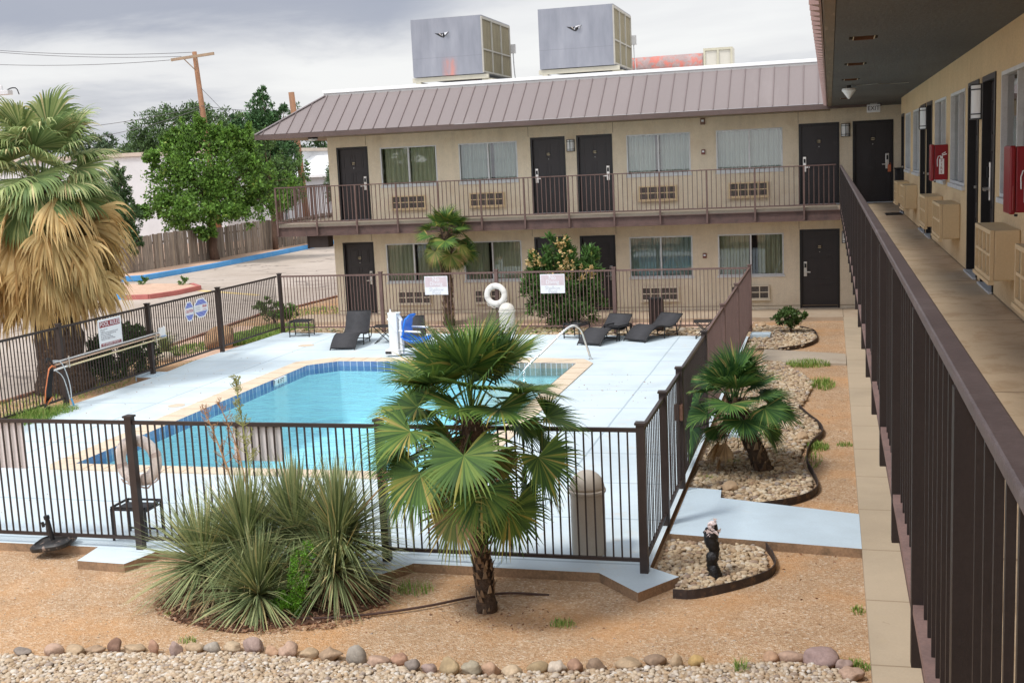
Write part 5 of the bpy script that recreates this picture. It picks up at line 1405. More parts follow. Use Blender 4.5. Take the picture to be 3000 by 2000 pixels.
# ---------------------------------------------------------------- yucca clump
def blades(V, F, c, n, L, w, rng, el0, el1, droop, az0=0, az1=2*PI, seg=4):
    for k in range(n):
        az = rng.uniform(az0, az1); u = rng.random(); el = el0 + (el1-el0)*u
        d = Vector((math.cos(el)*math.cos(az), math.cos(el)*math.sin(az), math.sin(el)))
        s = d.cross(Vector((0,0,1))); s = s.normalized() if s.length > .01 else Vector((1,0,0))
        up = s.cross(d); l = L*rng.uniform(.75,1.12); pos = Vector(c) + d*.03; dv = d.copy(); b = len(V)
        dr = droop*(1.25 - u)*rng.uniform(.5,1.3)
        for j in range(seg+1):
            q = j/seg; ww = w*(.7 + .6*q*(1-q)*2)*(1 - q**2.2) + .0006
            V.append(tuple(pos - s*ww + up*ww*.35)); V.append(tuple(pos)); V.append(tuple(pos + s*ww + up*ww*.35))
            dv = (dv + Vector((0,0,-dr/seg))).normalized(); pos = pos + dv*(l/seg)
        for j in range(seg):
            e = b + j*3; F.append((e,e+1,e+4,e+3)); F.append((e+1,e+2,e+5,e+4))
YUC = island_mat('yucca_leaf', [(0,(0.132,0.187,0.081)),(.3,(0.225,0.286,0.124)),(.6,(0.331,0.387,0.174)),(.85,(0.437,0.473,0.224)),(.96,(0.556,0.500,0.236)),(1,(0.661,0.515,0.224))], .6, .12, 0, 40, .35, .2, 6)
YUCD = island_mat('yucca_dead_leaf', [(0,(.30,.20,.10)),(.5,(.45,.33,.18)),(1,(.55,.42,.25))], .85, .1, 0, 40, .2, .2, 6)
rng = random.Random(4)
yroot = thing('yucca', (-5.8,10.5,-.1), 'big clump of spiky grey-green yucca in front of the front fence', 'yucca')
for (c, n, L, w, e0, e1, dr) in (((-5.72,10.12,.06),620,.70,.0105,-.3,1.45,.55), ((-6.05,10.55,.42),820,.80,.0095,-.45,1.5,.34), ((-5.10,10.72,.50),760,.80,.0090,-.4,1.5,.34), ((-6.50,10.45,.22),560,.82,.0095,-.4,1.3,.45), ((-5.60,10.78,.50),620,.82,.0090,-.3,1.5,.30), ((-5.05,10.50,.20),420,.74,.0090,-.35,1.3,.5)):
    V = []; F = []; blades(V, F, c, n, L, w, rng, e0, e1, dr); fr_build('rosette', V, F, YUC, yroot)
V = []; F = []
for c in ((-5.72,10.15,.0),(-6.05,10.5,.2),(-5.1,10.6,.22),(-6.3,10.35,.05)): blades(V, F, c, 190, .70, .009, rng, -.75, .1, .7)
fr_build('dead_leaves', V, F, YUCD, yroot)
mb = MB()
for a, b, r_ in (((-5.72,10.15,-.1),(-5.72,10.12,.06),.09),((-6.0,10.4,-.1),(-6.05,10.55,.42),.07),((-5.2,10.5,-.1),(-5.10,10.72,.5),.07),((-6.3,10.4,-.1),(-6.50,10.45,.22),.06),((-5.6,10.6,-.1),(-5.6,10.78,.5),.06),((-5.1,10.4,-.1),(-4.98,10.5,.2),.06)):
    mb.tube([a,b], r_, 10, jit=.1)
mb.build('stem', TRUNKF, yroot)
DRYST = pm('dry_stalk', (.42,.24,.12), .85, .2, 12); GRNST = pm('green_stalk', (.30,.32,.10), .7, .15, 12)
def stalk(pts, r_, mt, name, side, n, L, bud=None):
    sm = smooth_path(pts, 2); MB().tube(sm, [r_*(1-.7*i/(len(sm)-1)) for i in range(len(sm))], 7).build(name, mt, yroot)
    mb = MB()
    for k in range(n):
        q = .42 + .56*k/n; i = min(len(sm)-2, int(q*(len(sm)-1))); p = Vector(sm[i]).lerp(Vector(sm[i+1]), rng.random()); a = rng.uniform(0,2*PI); l = L*(1.15-q)*rng.uniform(.6,1.3)+.02
        e = p + Vector((math.cos(a)*l, math.sin(a)*l*.8, l*.9)); m_ = p.lerp(e,.5) + Vector((math.cos(a)*.015,0,-.01)); mb.tube([tuple(p),tuple(m_),tuple(e)], [.0045,.0035,.0018], 4, cap=False)
        for _ in range(4):
            b_ = p.lerp(e, rng.uniform(.4,1)); c_ = b_ + Vector((rng.uniform(-.03,.03),rng.uniform(-.03,.03),rng.uniform(-.01,.035))); mb.tube([tuple(b_),tuple(c_)], [.003,.005 if bud else .0015], 4, cap=False)
    mb.build('flower_branches', bud or mt, yroot, fixn=False)
stalk([(-6.06,10.62,.45),(-6.28,10.75,1.1),(-6.46,10.85,1.45),(-6.62,10.9,1.80)], .013, DRYST, 'dry_flower_stalk', 0, 30, .16)
stalk([(-6.02,10.66,.45),(-6.14,10.8,1.1),(-6.28,10.88,1.5),(-6.44,10.9,1.86)], .011, DRYST, 'dry_flower_stalk', 0, 26, .13)
stalk([(-5.98,10.62,.45),(-6.08,10.8,1.1),(-6.16,10.88,1.6),(-6.22,10.9,2.10)], .012, GRNST, 'green_flower_stalk', 0, 62, .15, pm('flower_bud', (.36,.36,.13), .7, .2, 14))
stalk([(-5.08,10.75,.5),(-4.7,10.85,.95),(-4.4,10.9,1.2),(-4.15,10.9,1.42)], .010, DRYST, 'dry_flower_stalk', 0, 20, .14)
# litter under the yucca
LIT = island_mat('leaf_litter', [(0,(.16,.075,.04)),(.4,(.27,.14,.08)),(.75,(.36,.21,.13)),(1,(.48,.34,.23))], .95, 0, .3, 50, .15)
def leaf_scatter(name, cx, cy, rx, ry, n, size, mt, z=-.095, seed=0, curl=.5):
    r = np.random.default_rng(seed); a = r.uniform(0,2*PI,n); q = np.sqrt(r.uniform(0,1,n))
    P = np.stack([cx+np.cos(a)*q*rx, cy+np.sin(a)*q*ry, z+r.uniform(0,.03,n)*(1.2-q)], 1)
    d = r.normal(size=(n,3)); d[:,2] *= curl; d /= np.linalg.norm(d,axis=1)[:,None]
    e = np.cross(d, r.normal(size=(n,3))); e /= np.linalg.norm(e,axis=1)[:,None]
    s = (size*r.uniform(.6,1.3,n))[:,None]
    V = np.stack([P-d*s, P+e*s*.4, P+d*s, P-e*s*.4],1).reshape(-1,3); V[:,2] = np.maximum(V[:,2], z-.002)
    F = np.arange(4*n).reshape(-1,4)
    return mesh_np(name, V, F, mt)
tag(MB().prism([(-6.9,10.3),(-6.5,9.75),(-5.7,9.55),(-4.9,9.95),(-4.5,10.5),(-4.7,11.1),(-6.7,11.2)], -.1, -.088).build('mulch_patch', pm('mulch', (.12,.06,.035), .95, .3, 9, .8, 40, .02, geo=True)), kind='structure')
tag(leaf_scatter('leaf_litter', -5.72, 10.35, 1.25, .80, 3600, .026, LIT, -.085, 3), 'brown fallen leaf litter under the yucca', 'leaf litter', kind='stuff')
tag(leaf_scatter('leaf_litter', -3.3, 10.3, .7, .35, 120, .018, LIT, -.098, 7), 'sparse dry scraps on the dirt by the front palm', 'leaf litter', kind='stuff')
tag(leaf_scatter('leaf_litter', -2.2, 9.8, 2.4, .7, 70, .014, LIT, -.098, 8, .2), 'scattered dry scraps on the front dirt', 'leaf litter', kind='stuff')

# ---------------------------------------------------------------- leafy plants
def leaf_cloud(name, clumps, n, size, mt, parent=None, seed=0, asp=.5, up=.2, shell=.45, noise=.25, cl=40):
    """clumps: (x,y,z,rx,ry,rz,weight)"""
    r = np.random.default_rng(seed); w = np.array([c[6] if len(c) > 6 else c[3]*c[4]*c[5] for c in clumps], float)**.8; w /= w.sum()
    cnt = r.multinomial(n, w); out = []
    for c, m in zip(clumps, cnt):
        d = r.normal(size=(m,3)); d /= np.linalg.norm(d,axis=1)[:,None]
        # sub-clusters for light and dark clumps
        nc = max(8, m//cl); cd = r.normal(size=(nc,3)); cd /= np.linalg.norm(cd,axis=1)[:,None]
        cr = r.uniform(shell, 1.08, nc); ci = r.integers(0, nc, m)
        p = cd[ci]*cr[ci][:,None] + d*noise*r.uniform(.2,1.0,m)[:,None]
        P = np.array(c[:3]) + p*np.array(c[3:6]); out.append(np.concatenate([P, p],1))
    A = np.concatenate(out); P = A[:,:3]; N = A[:,3:]; m = len(P)
    a = r.normal(size=(m,3)); a[:,2] += up; a += N*.8; a /= np.linalg.norm(a,axis=1)[:,None]
    b = np.cross(a, r.normal(size=(m,3))); b /= np.linalg.norm(b,axis=1)[:,None]
    cN = np.cross(a,b); s = (size*r.uniform(.6,1.35,m))[:,None]
    V = np.stack([P, P+a*s*.5+b*s*asp*.5+cN*s*.06, P+a*s-cN*s*.12, P+a*s*.5-b*s*asp*.5+cN*s*.06],1).reshape(-1,3)
    F = np.arange(4*m).reshape(-1,4)
    return mesh_np(name, V, F, mt, parent)
def LM(name, c, hi=1.7, lo=.55, trans=.25, yell=None):
    st = [(0,mul(c,lo)),(.35,c),(.75,mul(c,(1+hi)/2)),(.95,mul(c,hi))]
    if yell: st.append((1,yell))
    return island_mat(name, st, .55, trans, 0, 40, .35, .35, 1.2)
BARK = pm('bark_brown', (.14,.085,.06), .95, .3, 3, .7, 20, .02, geo=True, sz=(1,1,.3), fine=.2)
def limbs(parent, base, top, r0, crown, n, seed, name='trunk', mt=None, fork=.45):
    r = random.Random(seed); mb = MB(); B = Vector(base); T = Vector(top)
    pts = [B]; 
    for k in range(1,6): pts.append(B.lerp(T,k/5)+Vector((r.uniform(-.06,.06),r.uniform(-.06,.06),0)))
    mb.tube([tuple(p) for p in pts], [r0*(1.25-.7*i/5) for i in range(6)], 10, jit=.05)
    for i in range(n):
        c = crown[i % len(crown)]; e = Vector((c[0]+r.uniform(-.5,.5)*c[3], c[1]+r.uniform(-.5,.5)*c[4], c[2]+r.uniform(-.3,.6)*c[5]))
        s = B.lerp(T, r.uniform(fork,1)); m = s.lerp(e,.5)+Vector((0,0,r.uniform(-.1,.25)))
        mb.tube([tuple(s),tuple(m),tuple(e)], [r0*.42,r0*.25,r0*.06], 6, cap=False)
    return mb.build(name, mt or BARK, parent, smooth=True)
def shrub(name, label, cat, base, clumps, n, size, mt, seed, asp=.4, up=.2, shell=.45, noise=.25, stem=.03, group=None):
    root = thing(name, base, label, cat, group)
    leaf_cloud('foliage', clumps, n, size, mt, root, seed, asp, up, shell, noise)
    limbs(root, base, (base[0],base[1],clumps[0][2]), stem, clumps, 10, seed, 'stems', fork=.05)
    return root
# oleander with dry orange flower heads
O = [(-6.85,29.35,1.0,.80,.55,.85),(-7.35,29.3,1.25,.50,.45,.65),(-6.30,29.35,1.35,.50,.45,.60),(-6.9,29.3,1.85,.42,.35,.45),(-6.05,29.3,.9,.35,.35,.6),(-7.55,29.3,.75,.30,.35,.5),(-6.8,29.2,.35,.75,.5,.4)]
root = shrub('oleander_shrub', 'large oleander shrub with dried orange flower heads behind the back fence', 'shrub', (-6.85,29.35,-.1), O, 13000, .15, LM('oleander_leaf', (0.088,0.184,0.042), 2.1, .5, .25, (.30,.30,.06)), 5, .24, .9, .35, .2, .05)
DRYF = island_mat('dry_flower', [(0,(.46,.30,.10)),(.5,(.66,.47,.20)),(1,(.74,.58,.32))], .8, .3)
for q, c_ in enumerate([(-7.45,29.0,1.72,.30,.2,.30),(-6.75,28.95,2.02,.20,.15,.36),(-6.55,28.95,1.70,.26,.2,.3),(-7.0,28.95,1.45,.5,.15,.25),(-6.15,28.95,1.35,.25,.15,.2)]):
    leaf_cloud('dry_flower_cluster', [c_], 85, .085, DRYF, root, 8+q, .6, .2, .2, .3)
shrub('round_bush', 'small round bush with reddish stems in the far pebble bed', 'bush', (-1.13,28.05,-.08), [(-1.13,28.05,.34,.36,.34,.22),(-1.3,28.0,.28,.22,.22,.16),(-.92,28.1,.3,.22,.22,.18)], 1900, .075, LM('round_leaf', (0.096,0.168,0.045), 1.9, .5), 6, .45, .8, .4, .25, .025)
shrub('hedge_shrub', 'dense dark green shrub behind the pool rules sign', 'shrub', (-15.35,22.6,-.1), [(-15.45,22.45,.42,.42,.75,.55),(-15.2,23.0,.38,.38,.5,.5),(-15.6,22.0,.35,.35,.5,.45),(-15.35,22.7,.75,.34,.6,.30)], 11000, .085, LM('hedge_leaf', (0.064,0.128,0.035), 2.2, .45), 7, .35, 1.1, .5, .2, .04)
shrub('juniper_bush', 'low flat green juniper by the back left fence corner', 'bush', (-15.65,30.6,-.1), [(-15.65,30.6,.30,.58,.5,.24),(-15.3,30.7,.2,.35,.4,.18),(-15.9,30.6,.42,.3,.3,.22)], 2600, .085, LM('juniper_leaf', (0.104,0.192,0.042), 2.0, .5), 9, .3, 1.0, .45, .25, .03)
# small agave-like plant
root = thing('young_yucca', (-15.85,25.05,-.1), 'small spiky grey-green yucca behind the left fence, near the caution signs', 'yucca')
V = []; F = []; blades(V, F, (-15.85,25.05,.05), 170, .52, .014, random.Random(6), .0, 1.5, .2); fr_build('leaves', V, F, YUC, root)
# weed inside the front yucca
root = thing('green_weed', (-5.28,9.95,-.1), 'bright green feathery weed growing out of the yucca clump', 'weed')
leaf_cloud('foliage', [(-5.28,9.98,.10,.14,.12,.16),(-5.22,10.0,.32,.11,.10,.22),(-5.12,10.02,.55,.06,.06,.20),(-5.40,9.97,.02,.14,.12,.10)], 2600, .030, LM('weed_leaf', (0.152,0.352,0.032), 1.7, .55, .3), root, 12, .35, .4, .2, .35)
MB().tube([(-5.28,9.98,-.1),(-5.24,10.0,.3),(-5.1,10.02,.72)], [.006,.004,.001], 5).build('stem', GRNST, root)
# boulder
V = IV3.copy(); rs = np.random.default_rng(2)
for _ in range(6):
    nrm = rs.normal(size=3); nrm /= np.linalg.norm(nrm); over = V@nrm - rs.uniform(.6,.85); V = V - np.where(over>0,over,0)[:,None]*nrm*.9
V = V*np.array([.42,.50,.40]) 
o = mesh_np('boulder', V, IF3, pm('boulder_tan', (.45,.28,.15), .9, .2, 4, .7, 18, .03, col2=(.36,.20,.11), thr=(.5,.65), fine=.15), smooth=True); o.location = (-15.1,26.5,.08)
tag(o, 'brown boulder behind the left fence, near the grass', 'boulder')
o = mesh_np('boulder', V[:,[1,0,2]]*np.array([.5,.5,.42]), IF3, pm('stone_pale', (.5,.42,.32), .9, .2, 5, .5, 20, .02), smooth=True); o.location = (-15.55,24.55,-.03)
tag(o, 'small pale stone by the young yucca behind the left fence', 'stone')
for (x, y, s, l) in ((-1.82,29.05,.13,'tan stone in the far pebble bed beside the fence end'),(-.62,17.55,.11,'brown stone at the edge of the leaning palm bed'),(-1.45,14.75,.12,'tan stone in the pebble bed beside the blue path')):
    o = mesh_np('stone', V*np.array([s*2.2,s*2,s*1.8]), IF3, pm('stone_tan', (.48,.34,.21), .9, .2, 7, .5, 24, .02), smooth=True); o.location = (x,y,-.02); tag(o, l, 'stone')

# grass and weeds
GRASS = island_mat('grass_blade', [(0,(0.117,0.234,0.039)),(.4,(0.221,0.377,0.065)),(.8,(0.351,0.481,0.111)),(1,(0.585,0.546,0.221))], .6, .3, 0, 40, .3, .2, 3)
def grass(name, regions, label, kind='stuff', seed=1):
    r = random.Random(seed); V = []; F = []
    for (cx, cy, rx, ry, n, h, w) in regions:
        for _ in range(n):
            a = r.uniform(0,2*PI); q = math.sqrt(r.random()); x = cx + math.cos(a)*q*rx; y = cy + math.sin(a)*q*ry
            hh = h*r.uniform(.5,1.2)*(1.15-.5*q); az = r.uniform(0,2*PI); ln = hh*r.uniform(.2,.8); b = len(V)
            s = Vector((-math.sin(az),math.cos(az),0))*w; p = Vector((x,y,-.1)); t = Vector((math.cos(az),math.sin(az),0))
            m = p + t*ln*.35 + Vector((0,0,hh*.65)); e = p + t*ln + Vector((0,0,hh))
            for pp, k in ((p,1),(m,.8),(e,.12)): V.append(tuple(pp-s*k)); V.append(tuple(pp+s*k))
            F.append((b,b+1,b+3,b+2)); F.append((b+2,b+3,b+5,b+4))
    return tag(fr_build(name, V, F, GRASS, None), label, 'grass', kind=kind)
grass('grass', [(-14.3,17.9,.45,.75,2600,.26,.007),(-14.3,16.6,.6,.8,2200,.26,.007),(-14.15,18.55,.35,.45,900,.22,.006)], 'bright green grass tuft at the left edge inside the pool fence', seed=2)
grass('grass', [(-15.1,27.9,.65,1.4,5200,.17,.012),(-14.9,29.6,.9,.7,3000,.14,.013),(-13.2,29.0,1.6,.35,900,.10,.011),(-15.9,26.2,.6,1.2,900,.10,.010),(-10.5,28.75,2.0,.3,600,.08,.010),(-7.0,28.45,1.7,.3,900,.11,.010)], 'green grass behind the back left fence corner', seed=3)
grass('weeds', [(-14.5,24.0,.12,.6,260,.10,.006),(-14.32,20.0,.1,.2,60,.08,.005),(-15.4,21.0,.8,1.6,500,.10,.007),(-15.6,33,1.0,1.6,500,.09,.012),(-16,18.5,.8,1.4,380,.11,.007)], 'low weeds on the dirt along the left fence', seed=4)
grass('weeds', [(-.65,24.0,.45,.35,520,.13,.006),(-.38,21.9,.25,.5,300,.14,.006),(-.40,17.2,.16,.22,240,.10,.005),(-.02,17.4,.12,.12,90,.06,.005),(-.45,16.5,.12,.5,120,.06,.005),(-1.55,16.1,.12,.10,120,.10,.005),(-1.80,15.2,.14,.10,140,.10,.005),(.02,10.95,.07,.10,60,.05,.005),(-.03,9.7,.14,.10,170,.06,.004),(-2.65,10.22,.13,.10,110,.06,.004),(-.95,9.42,.06,.08,80,.14,.004),(.0,13.9,.12,.08,50,.05,.004),(-4.35,10.85,.22,.14,110,.12,.004),(-5.2,11.32,.25,.08,60,.10,.004),(-6.05,9.3,.1,.06,60,.06,.004),(-6.6,9.9,.08,.05,30,.04,.004)], 'small green weeds dotted on the dirt and pebble beds at right', seed=5)
for (x, y, l) in ((-26.5,41.0,'small green plant on the left part of the car park island'),(-24.5,40.6,'small green plant near the rounded end of the car park island')):
    root = thing('island_plant', (x,y,.09), l, 'plant', 'small plants on the island')
    leaf_cloud('foliage', [(x,y,.22,.24,.24,.14)], 220, .10, LM('island_leaf', (0.144,0.256,0.080), 1.7), root, 3, .5, .5)

tag(leaf_scatter('dry_leaves', -4.2, 20.6, 1.0, 2.0, 60, .018, LIT, .004, 21, .25), 'dry leaf scraps on the right side of the pool deck', 'dry leaves', kind='stuff')
tag(leaf_scatter('dry_leaves', -12.9, 20.5, 1.2, 5.0, 70, .018, LIT, .004, 22, .25), 'dry leaf scraps on the left side of the pool deck', 'dry leaves', kind='stuff')
tag(leaf_scatter('dry_leaves', -8.5, 12.8, 2.5, 1.2, 50, .014, LIT, .004, 23, .25), 'dry leaf scraps on the front of the pool deck', 'dry leaves', kind='stuff')
tag(leaf_scatter('dry_scraps', -.5, 16.5, .45, 7.0, 120, .018, LIT, -.098, 24, .3), 'dry scraps on the dirt beside the sidewalk', 'dry leaves', kind='stuff')
# ---------------------------------------------------------------- beyond the car park
# wooden fence
WOODF = None
def wood_mat():
    t = NT('weathered_boards'); g = t.n('ShaderNodeNewGeometry')
    c = t.ramp(g.outputs['Random Per Island'], [(0,(.19,.155,.125)),(.3,(.27,.225,.185)),(.6,(.35,.295,.24)),(.85,(.24,.19,.15)),(1,(.44,.36,.27))])
    mp = t.n('ShaderNodeMapping'); mp.inputs['Scale'].default_value = (6,6,.5); t.l(g.outputs['Position'], mp.inputs[0])
    n1 = t.noise(mp.outputs[0], 2.5, 6, .65, .5)
    c = t.mix(1, c, t.ramp(n1, [(.3,.45),(.65,1)]), 'MULTIPLY')
    p = t.pbsdf(c, .95, 0, .1); return t.done(p.outputs[0])
WOOD = wood_mat()
wf = thing('wooden_fence', (-30,52,0), 'weathered grey-brown board fence behind the blue kerb', 'fence')
FP = [(-60,45.6),(-30.25,45.7),(-29.95,51),(-29.75,58.5),(-29.25,63.5),(-28.9,72)]
rw = random.Random(9); mb = MB(); pr = MB(); kb = 0
for a, b in zip(FP[:-1], FP[1:]):
    A = Vector((a[0],a[1],0)); B = Vector((b[0],b[1],0)); L = (B-A).length; d = (B-A)/L; s = 0
    while s < L:
        w = rw.uniform(.12,.16); p = A + d*s; h = 1.66 + .05*math.sin((p.y)*.8) + rw.uniform(-.025,.03) - (.15 if rw.random() < .01 else 0)
        off = rw.uniform(-.015,.015); ln = rw.uniform(-.02,.02)
        q0 = p + d*(w/2) + Vector((off,0,0))
        mb.bar((q0.x,q0.y,.06),(q0.x+off,q0.y+ln,h),.02,w-.012,up=(d.x,d.y,0)); s += w
    for z in (.4,1.3): pr.bar((a[0]-.05,a[1],z),(b[0]-.05,b[1],z),.05,.09)
mb.build('boards', WOOD, wf, fixn=False); pr.build('rails', WOOD, wf)

# white warehouse, white shed
wh = thing('white_warehouse', (-44,66,0), 'long white-painted warehouse wall behind the trees at left', 'building')
mb = MB(); mb.box(-70,-36.2,66,90,-.1,5.62); mb.build('wall', pm('whitewash', (.62,.63,.64), .9, .10, .5, .3, 30, .01, geo=True, col2=(.50,.50,.50), thr=(.62,.72), fine=.08), wh)
mb = MB(); mb.box(-70.2,-36.0,65.85,90,5.63,5.86); mb.build('cornice', pm('cornice_tan', (.50,.43,.36), .9, .1, 2, geo=True), wh)
ws = thing('white_shed', (-27,74,0), 'low white metal-roofed shed seen past the left end of the balcony', 'building')
mb = MB(); mb.box(-36,-24,74,84,-.1,4.0); mb.build('wall', pm('shed_wall', (.55,.58,.61), .7, .08, 1, geo=True, sz=(6,6,.2)), ws)
mb = MB(); mb.add([(-36.3,73.6,3.95),(-23.7,73.6,3.95),(-23.7,79,5.3),(-36.3,79,5.3)], [(0,1,2,3)]).add([(-36.3,84.4,3.95),(-23.7,84.4,3.95),(-23.7,79,5.3),(-36.3,79,5.3)], [(0,1,2,3)]).box(-36.3,-23.7,73.56,73.6,3.80,3.98); mb.build('roof', pm('shed_roof', (.80,.82,.83), .5, .04, 1, geo=True), ws)

def tree(name, label, base, top, r0, clumps, n, size, mt, seed, asp=.6, up=.1, shell=.5, noise=.22, nb=16, group='trees along the board fence'):
    root = thing(name, base, label, 'tree', group)
    leaf_cloud('crown', clumps, n, size, mt, root, seed, asp, up, shell, noise)
    limbs(root, base, top, r0, clumps, nb, seed); return root
E1 = [(-29.7,52.3,4.6,2.3,2.2,1.7),(-31.6,52.2,3.6,1.5,1.6,1.5),(-28.0,53.0,3.7,1.6,1.6,1.5),(-29.4,51.2,2.9,2.1,1.5,1.1),(-31.2,52,5.2,1.2,1.2,1.0),(-28.4,52.6,5.4,1.3,1.3,1.0),(-30.0,52.3,6.1,1.2,1.2,.8),(-26.9,53.4,2.9,1.0,1.0,.9),(-32.6,52.4,2.8,.9,1.0,.9),(-30.5,51.4,1.9,1.4,1.0,.6),(-27.9,52.3,2.2,1.2,1.0,.6),(-26.2,54,3.7,.9,.8,.8),(-32.4,52.3,4.5,.7,.7,.6),(-30.9,52.3,6.6,.6,.6,.5),(-28.9,52.4,6.3,.6,.6,.5),(-27.3,53,4.8,.7,.7,.6)]
rs_ = random.Random(17)
E1 = [(a,b,c,d*.88,e*.88,g*.88) for a,b,c,d,e,g in E1]
for _ in range(16):
    b_ = rs_.choice(E1[:7]); a_ = rs_.uniform(-1.2,1.2); E1.append((b_[0]+a_*b_[3]*.8, b_[1]+rs_.uniform(-.5,.5), b_[2]+b_[5]*rs_.uniform(.75,1.05)*(1-.3*abs(a_)), .28, .28, rs_.uniform(.35,.7), .9))
for _ in range(10):
    b_ = rs_.choice(E1[:11]); s_ = rs_.choice((-1,1)); E1.append((b_[0]+s_*b_[3]*.95, b_[1]-.3, b_[2]+rs_.uniform(-.6,.5), .5, .4, .3, .7))
E1 += [(-29.7,51.4,2.5,1.9,1.0,.8),(-28.4,51.8,2.9,1.2,1.0,.8),(-31.2,51.6,2.6,1.1,1.0,.8)]
tree('elm_tree', 'broad bright green leafy tree with its trunk before the board fence', (-29.55,52.3,0), (-29.7,52.4,3.4), .20, E1, 52000, .16, LM('elm_leaf', (.125,.240,.040), 2.1, .36, .28, (.30,.36,.07)), 31, .6, .1, .35, .30)
J1 = [(-31.0,46.6,1.9,.75,.7,1.1),(-31.2,46.6,2.9,.85,.8,.9),(-31.0,46.6,3.9,.65,.6,.8),(-30.4,46.4,2.4,.6,.6,.9),(-31.9,46.6,2.3,.7,.6,.8),(-31.7,46.7,3.4,.55,.5,.6),(-30.9,46.6,4.5,.35,.35,.5),(-30.3,46.3,1.3,.5,.5,.4),(-32.2,46.6,1.4,.5,.5,.4)]
tree('juniper_tree', 'dark green juniper left of the bright leafy tree', (-31.0,46.5,0), (-31.0,46.6,3.5), .13, J1, 20000, .13, LM('juniper_dark', (0.058,0.112,0.037), 1.9, .45, .15), 32, .45, .6)
T3 = [(-30.2,58.5,3.4,.9,.9,1.2),(-29.2,58.5,4.2,1.0,.9,1.1),(-30.6,58.5,5.2,.9,.8,1.1),(-28.6,58.8,3.0,.8,.8,.9),(-29.4,58.6,5.9,.7,.7,.8),(-28.0,59,4.4,.7,.7,.7)]
tree('young_tree', 'sparse young tree with a thin dark trunk right of the leafy tree', (-29.25,58.3,0), (-29.4,58.5,4.2), .13, T3, 9000, .16, LM('young_leaf', (0.111,0.196,0.054), 1.8, .5, .2), 33, .55, .2, .3, .35)
T4 = [(-27.0,62,3.4,.7,.7,1.3),(-26.6,62,4.6,.45,.5,1.0),(-26.4,62.2,2.6,.6,.6,.8)]
tree('slender_tree', 'slender bluish green tree beside the balcony end', (-26.6,61.5,0), (-26.7,62,3.6), .08, T4, 5500, .18, LM('slender_leaf', (0.120,0.200,0.088), 1.7, .5, .25), 34, .25, .5, .3, .35)
C1 = [(-31.7,62,6.3,.9,.9,1.0),(-31.4,62,7.6,.75,.7,.9),(-31.3,62,8.6,.38,.4,.5),(-32.7,62,6.4,.7,.7,.8),(-30.6,62,6.7,.75,.7,.8),(-30.1,62,7.6,.35,.35,.5),(-33.0,62,7.1,.4,.4,.5),(-32.1,62,5.0,1.3,1.0,1.2),(-30.3,62,5.3,1.0,.9,1.0),(-31.1,62,3.6,1.3,1.0,1.0)]
tree('cypress_tree', 'tall pointed dark conifer nearest the roof corner', (-30.7,62,0), (-30.7,62,6.5), .2, C1, 24000, .17, LM('cypress_leaf', (0.063,0.137,0.049), 2.0, .45, .15), 35, .5, .7, .35, .3)
G2 = 'trees in the distance behind the white warehouse'
P1 = [(-50.2,84,7.5,3.0,3,2.1),(-47.2,84,8.0,2.6,3,1.7),(-52.6,84,6.3,1.8,3,1.7),(-44.6,84,7.2,2.3,3,1.6),(-48.5,84,6.0,4.8,3,1.9),(-42.5,84,6.3,1.8,3,1.3)]
tree('pine_tree', 'wide round-topped pine behind the leafy tree and power pole', (-48.5,84,0), (-48.5,84,6), .4, P1, 30000, .26, LM('pine_leaf', (0.078,0.136,0.044), 1.9, .45, .1), 36, .4, .5, .55, .22, 14, G2)
P2 = [(-62.5,92,6.9,1.8,1.6,1.4),(-64.2,92,6.1,1.4,1.3,1.0),(-60.3,92,6.0,1.4,1.3,.9),(-57.5,92,6.2,1.7,1.5,1.1)]
tree('distant_tree', 'small dark rounded tree just above the white wall at left', (-62,92,0), (-62,92,5.5), .3, P2, 8000, .26, LM('distant_leaf', (0.070,0.115,0.054), 1.7, .5, .1), 37, .5, .4, .55, .2, 6, G2)
P3 = [(-46.5,92,6.3,2.4,2,2.6),(-43,92,6.6,2.4,2,2.8),(-39.8,92,6.2,2.4,2,2.7),(-49,92,5.6,2.0,2,2.2),(-37,92,5.6,2,2,2.4),(-43,92,3.5,6,2,2)]
tree('distant_tree', 'dark trees under the roof corner behind the white shed', (-43,92,0), (-43,92,4.5), .3, P3, 16000, .28, LM('distant_leaf_b', (0.064,0.122,0.045), 1.9, .45, .1), 38, .5, .4, .5, .22, 8, G2)

# utility poles and wires
POLEW = pm('pole_wood', (.30,.155,.085), .9, .2, 2, .4, 20, .01, geo=True, sz=(1,1,.2), col2=(.20,.12,.08), thr=(.5,.7)); ARMW = pm('arm_wood', (.34,.25,.17), .9, .2, 3, .3, 20, geo=True)
root = thing('utility_pole', (-34.9,62,0), 'leaning brown utility pole with a crossarm above the leafy tree', 'utility pole')
mb = MB(); mb.tube([(-34.55,62,-.1),(-34.95,62,6.5),(-35.25,62,11.25)], [.20,.17,.13], 12); mb.build('pole', POLEW, root, smooth=True)
A0 = Vector((-36.35,61.3,10.82)); A1 = Vector((-33.75,60.9+.6,11.02))
mb = MB(); mb.bar(tuple(A0), tuple(A1), .12, .15); mb.build('crossarm', ARMW, root)
mb = MB(); mb.bar((-35.6,61.35,10.85),(-35.13,61.75,10.2),.03,.05); mb.bar((-34.75,61.4,10.9),(-35.13,61.75,10.2),.03,.05); mb.build('brace', ARMW, root)
mb = MB(); mb.bar((-35.3,61.7,10.9),(-35.0,61.7,10.92),.05,.05); mb.tube([(-36.35,61.3,10.72),(-36.35,61.3,10.86)],.05,8); mb.tube([(-35.2,61.75,7.2),(-34.9,61.75,7.25)],.07,8); mb.build('insulator', CHROME, root)
root = thing('utility_pole', (-29.4,64,0), 'plain brown pole top rising behind the roof corner', 'utility pole')
